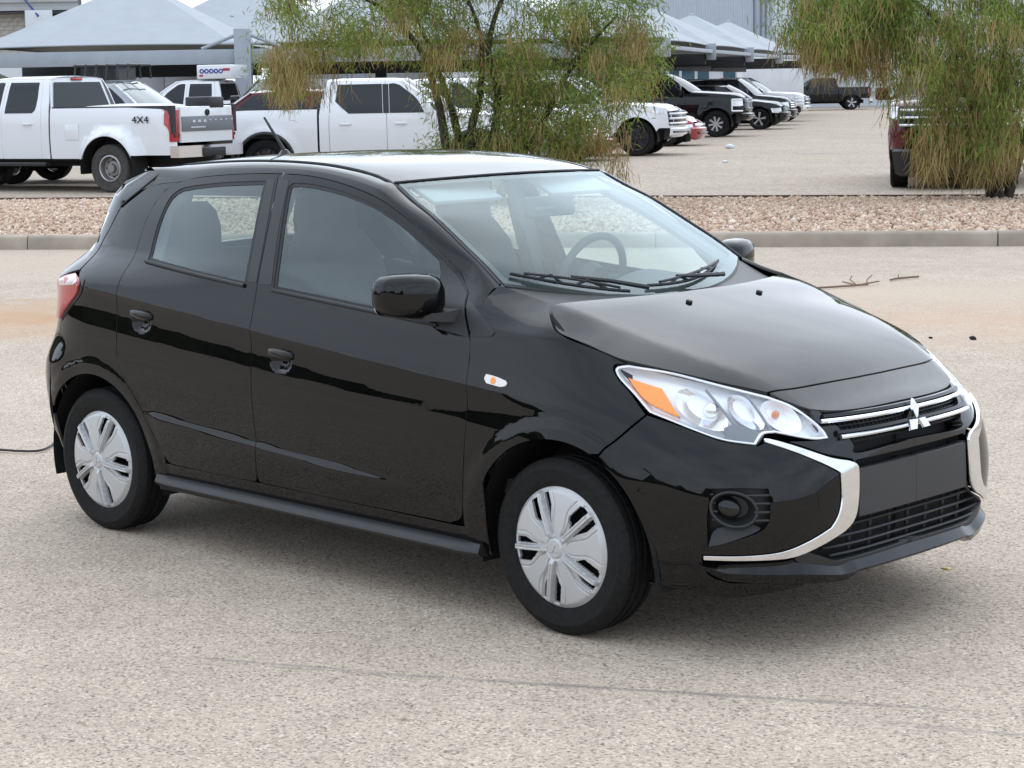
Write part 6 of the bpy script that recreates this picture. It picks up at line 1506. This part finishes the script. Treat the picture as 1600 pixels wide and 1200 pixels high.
# ---- grey store wall, white trailers, dark posts
gw = empty('storage_wall', site(-15.6, 84), heading(1, 0), 'low grey storage wall with white top trim under the left canopy', 'wall')
for k in range(6): MB().box((-2.6+1.24*k, 0, 1.45), (1.22, .2, 2.9)).build('wall_panel', mat('store_grey', (.36, .36, .38), rough=.8, noise=.08, nscale=2), gw, bevel=.01)
MB().box((-2.3, -.14, 2.86), (2.0, .25, .22)).build('white_trim', WPL, gw, bevel=.01); MB().box((1.9, -.14, 3.0), (3.0, .25, .20)).build('white_trim', WPL, gw, bevel=.01)
MB().tube([(-.7, -.2, 0), (-.7, -.2, 3.1)], .05, 6).build('post', STEELD, gw)
def trailer(r, d, hr, hd, L, H, label, z0=.9):
    t = empty('box_trailer', site(r, d), heading(hr, hd), label, 'trailer', 'white box trailers behind the cars')
    MB().box((0, 0, (z0+H)/2), (L, 2.4, H-z0)).build('box_body', WPL, t, bevel=.06)
    for k in range(7): MB().box((-L/2+.3+k*(L-.6)/6, -1.205, (z0+H)/2), (.05, .02, H-z0-.15)).build('side_rib', WPL, t)
    MB().box((0, 0, z0-.1), (L-.3, 1.8, .2)).build('chassis', STEELD, t)
    for x in (-L*.3, -L*.3+.95):
        for s in (-1, 1): 
            w = MB().lathe(tyre_prof(.45, .26, .27), 28, 'y').build('wheel', TYRE, t); w.location = (x, s*1.0, .45); w.rotation_euler = (0, 0, 0 if s < 0 else math.pi)
            MB().lathe([(.272, -.12), (.2, -.06), (.001, -.05)], 20, 'y').build('rim', RIMS, w)
    return t
trailer(-6.2, 88, 1, 0, 5.6, 2.85, 'white box trailer left of the willow stems, behind the white crew cab')
trailer(.9, 92, 1, 0, 9.0, 2.9, 'white box trailer behind the middle of the willow')
trailer(15.4, 121, 1, 0, 3.6, 3.2, 'white box trailer beside the teal windows, behind the parked row')
pt_ = MB().box((0, 0, 1.6), (.28, .28, 3.2)).build('steel_post', STEELD, None, bevel=.02); pt_.location = site(-4.15, 68.5); tag(pt_, 'dark square post in front of the left white box trailer', 'post')
pt_ = MB().tube([(0, 0, 0), (0, 0, 3.7)], .06, 8).tube([(-.9, 0, 1.6), (.55, 0, 1.62)], .05, 6).build('white_post', WPL, None); pt_.location = site(19.1, 101); pt_.rotation_euler = (0, 0, heading(1, 0)); tag(pt_, 'slim white post with cross rail left of the dark red pickup', 'post')
# tree behind the canopies and low hedge
rg3 = np.random.default_rng(21)
tree('broadleaf_tree', site(8.3, 118), [[(0, 0, 0), (.1, 0, 2.5), (0, .1, 4.6)], [(.05, 0, 1), (.5, .2, 3.2), (.9, .2, 4.8)]], [(rg3.normal(.2, .75), rg3.normal(0, .6), rg3.uniform(3.2, 5.4)) for _ in range(90)], 'small round green tree in front of the ribbed warehouse', None, nleaf=60, podfrac=0, seed=4)
tree('broadleaf_tree', site(21.8, 128), [[(0, 0, 0), (.1, 0, 1.2), (0, .1, 3.6)], [(.05, 0, .5), (.9, .2, 1.8), (1.5, .2, 3.0)]], [(rg3.normal(.8, 1.7), rg3.normal(0, .8), rg3.uniform(.8, 4.2)) for _ in range(160)], 'bushy green tree at the far right beyond the dark pickup', None, nleaf=60, podfrac=0, seed=6)
# ---- litter and twigs
TW = mat('dead_twig', (.20, .125, .085), rough=.9)
def twig(pts, subs, label):
    b = MB().tube([(x, y, .016) for x, y in cat_rom(pts, 4)], .009, 5)
    for s in subs: b.tube([(x, y, .02+.015*k) for k, (x, y) in enumerate(s)], .006, 5)
    return tag(b.build('twig', TW, None), label, 'twig')
twig([(-5.70, 8.45), (-5.62, 8.62), (-5.55, 8.79), (-5.48, 9.03)], [[(-5.55, 8.95), (-5.72, 9.12), (-5.80, 9.26)], [(-5.49, 9.02), (-5.60, 9.2), (-5.70, 9.42)], [(-5.5, 8.98), (-5.44, 9.14)], [(-5.52, 8.9), (-5.66, 8.92)]], 'forked dead twig lying on the asphalt near the kerb')
twig([(-5.54, 9.46), (-5.56, 9.6), (-5.50, 9.84)], [[(-5.55, 9.6), (-5.63, 9.72)]], 'thin dead twig beside the forked one on the asphalt')
tag(MB().tube([(x, y, .012) for x, y in cat_rom([(-4.62, -.20), (-4.40, -.10), (-4.24, -.04), (-4.17, .02), (-4.22, .12), (-4.36, .26)], 6)], .006, 6).build('cable', RUBBER, None), 'thin black cable on the asphalt behind the hatchback rear wheel', 'cable')
def stone(x, y, r, c, label, cat_='stone', name='pebble', h=.6):
    V = IV*rng.uniform(.8, 1.2, (12, 1))*np.array([1, .8, h])*r; o = MB().add(V.tolist(), [tuple(f) for f in IF]).build(name, c, None, ang=80); o.location = (x, y, r*h*.6); return tag(o, label, cat_)
stone(-2.88, 6.4, .028, DARK, 'black round pebble on the asphalt right of the hood'); stone(-3.14, 6.3, .016, DARK, 'small dark pebble beside the hood edge')
stone(.45, .73, .022, mat('leaf_yellow', (.55, .42, .10), rough=.7), 'yellow fallen leaf right of the front splitter', 'leaf', 'fallen_leaf', .15)
stone(-29.06, 37.6, .16, WPL, 'white crumpled litter in the lot right of the parked white nose', 'litter', 'litter', .45); stone(-23.28, 29.97, .09, WPL, 'smaller white scrap nearer the gravel in the lot', 'litter', 'litter', .35)
a, b = np.array(site(6.9, 49.6))[:2], np.array(site(7.9, 49.3))[:2]
tag(MB().box((0, 0, 0), (1.0, .10, .004)).build('painted_line', mat('worn_line', (.62, .60, .56), rough=.9, noise=.3, nscale=12), None), kind='structure')
pl_ = bpy.data.objects['painted_line']; pl_.location = ((a[0]+b[0])/2, (a[1]+b[1])/2, .006); pl_.rotation_euler = (0, 0, math.atan2(b[1]-a[1], b[0]-a[0]))

# unseen tree line added behind the photographer as a dark band in paint reflections
tl_ = []
for a in np.linspace(R(-215), R(-25), 150):
    h = 3.2+2.4*math.sin(a*9.1)+1.4*math.sin(a*23.7+1)+.8*math.sin(a*51); h = max(1.6, h); rr = 62+3*math.sin(a*13)
    tl_.append([(4+rr*math.cos(a)*k, -5+rr*math.sin(a)*k, z) for k, z in ((1.0, -.1), (.985, h*.5), (1.0, h*.9), (1.03, h), (1.06, h*.8), (1.07, -.1))])
tag(MB().loft(tl_, closed=False, cap=False).build('unseen_treeline', mat('far_foliage', (.05, .06, .03), rough=.95, noise=.5, nscale=1.5), None, ang=60), kind='stuff')
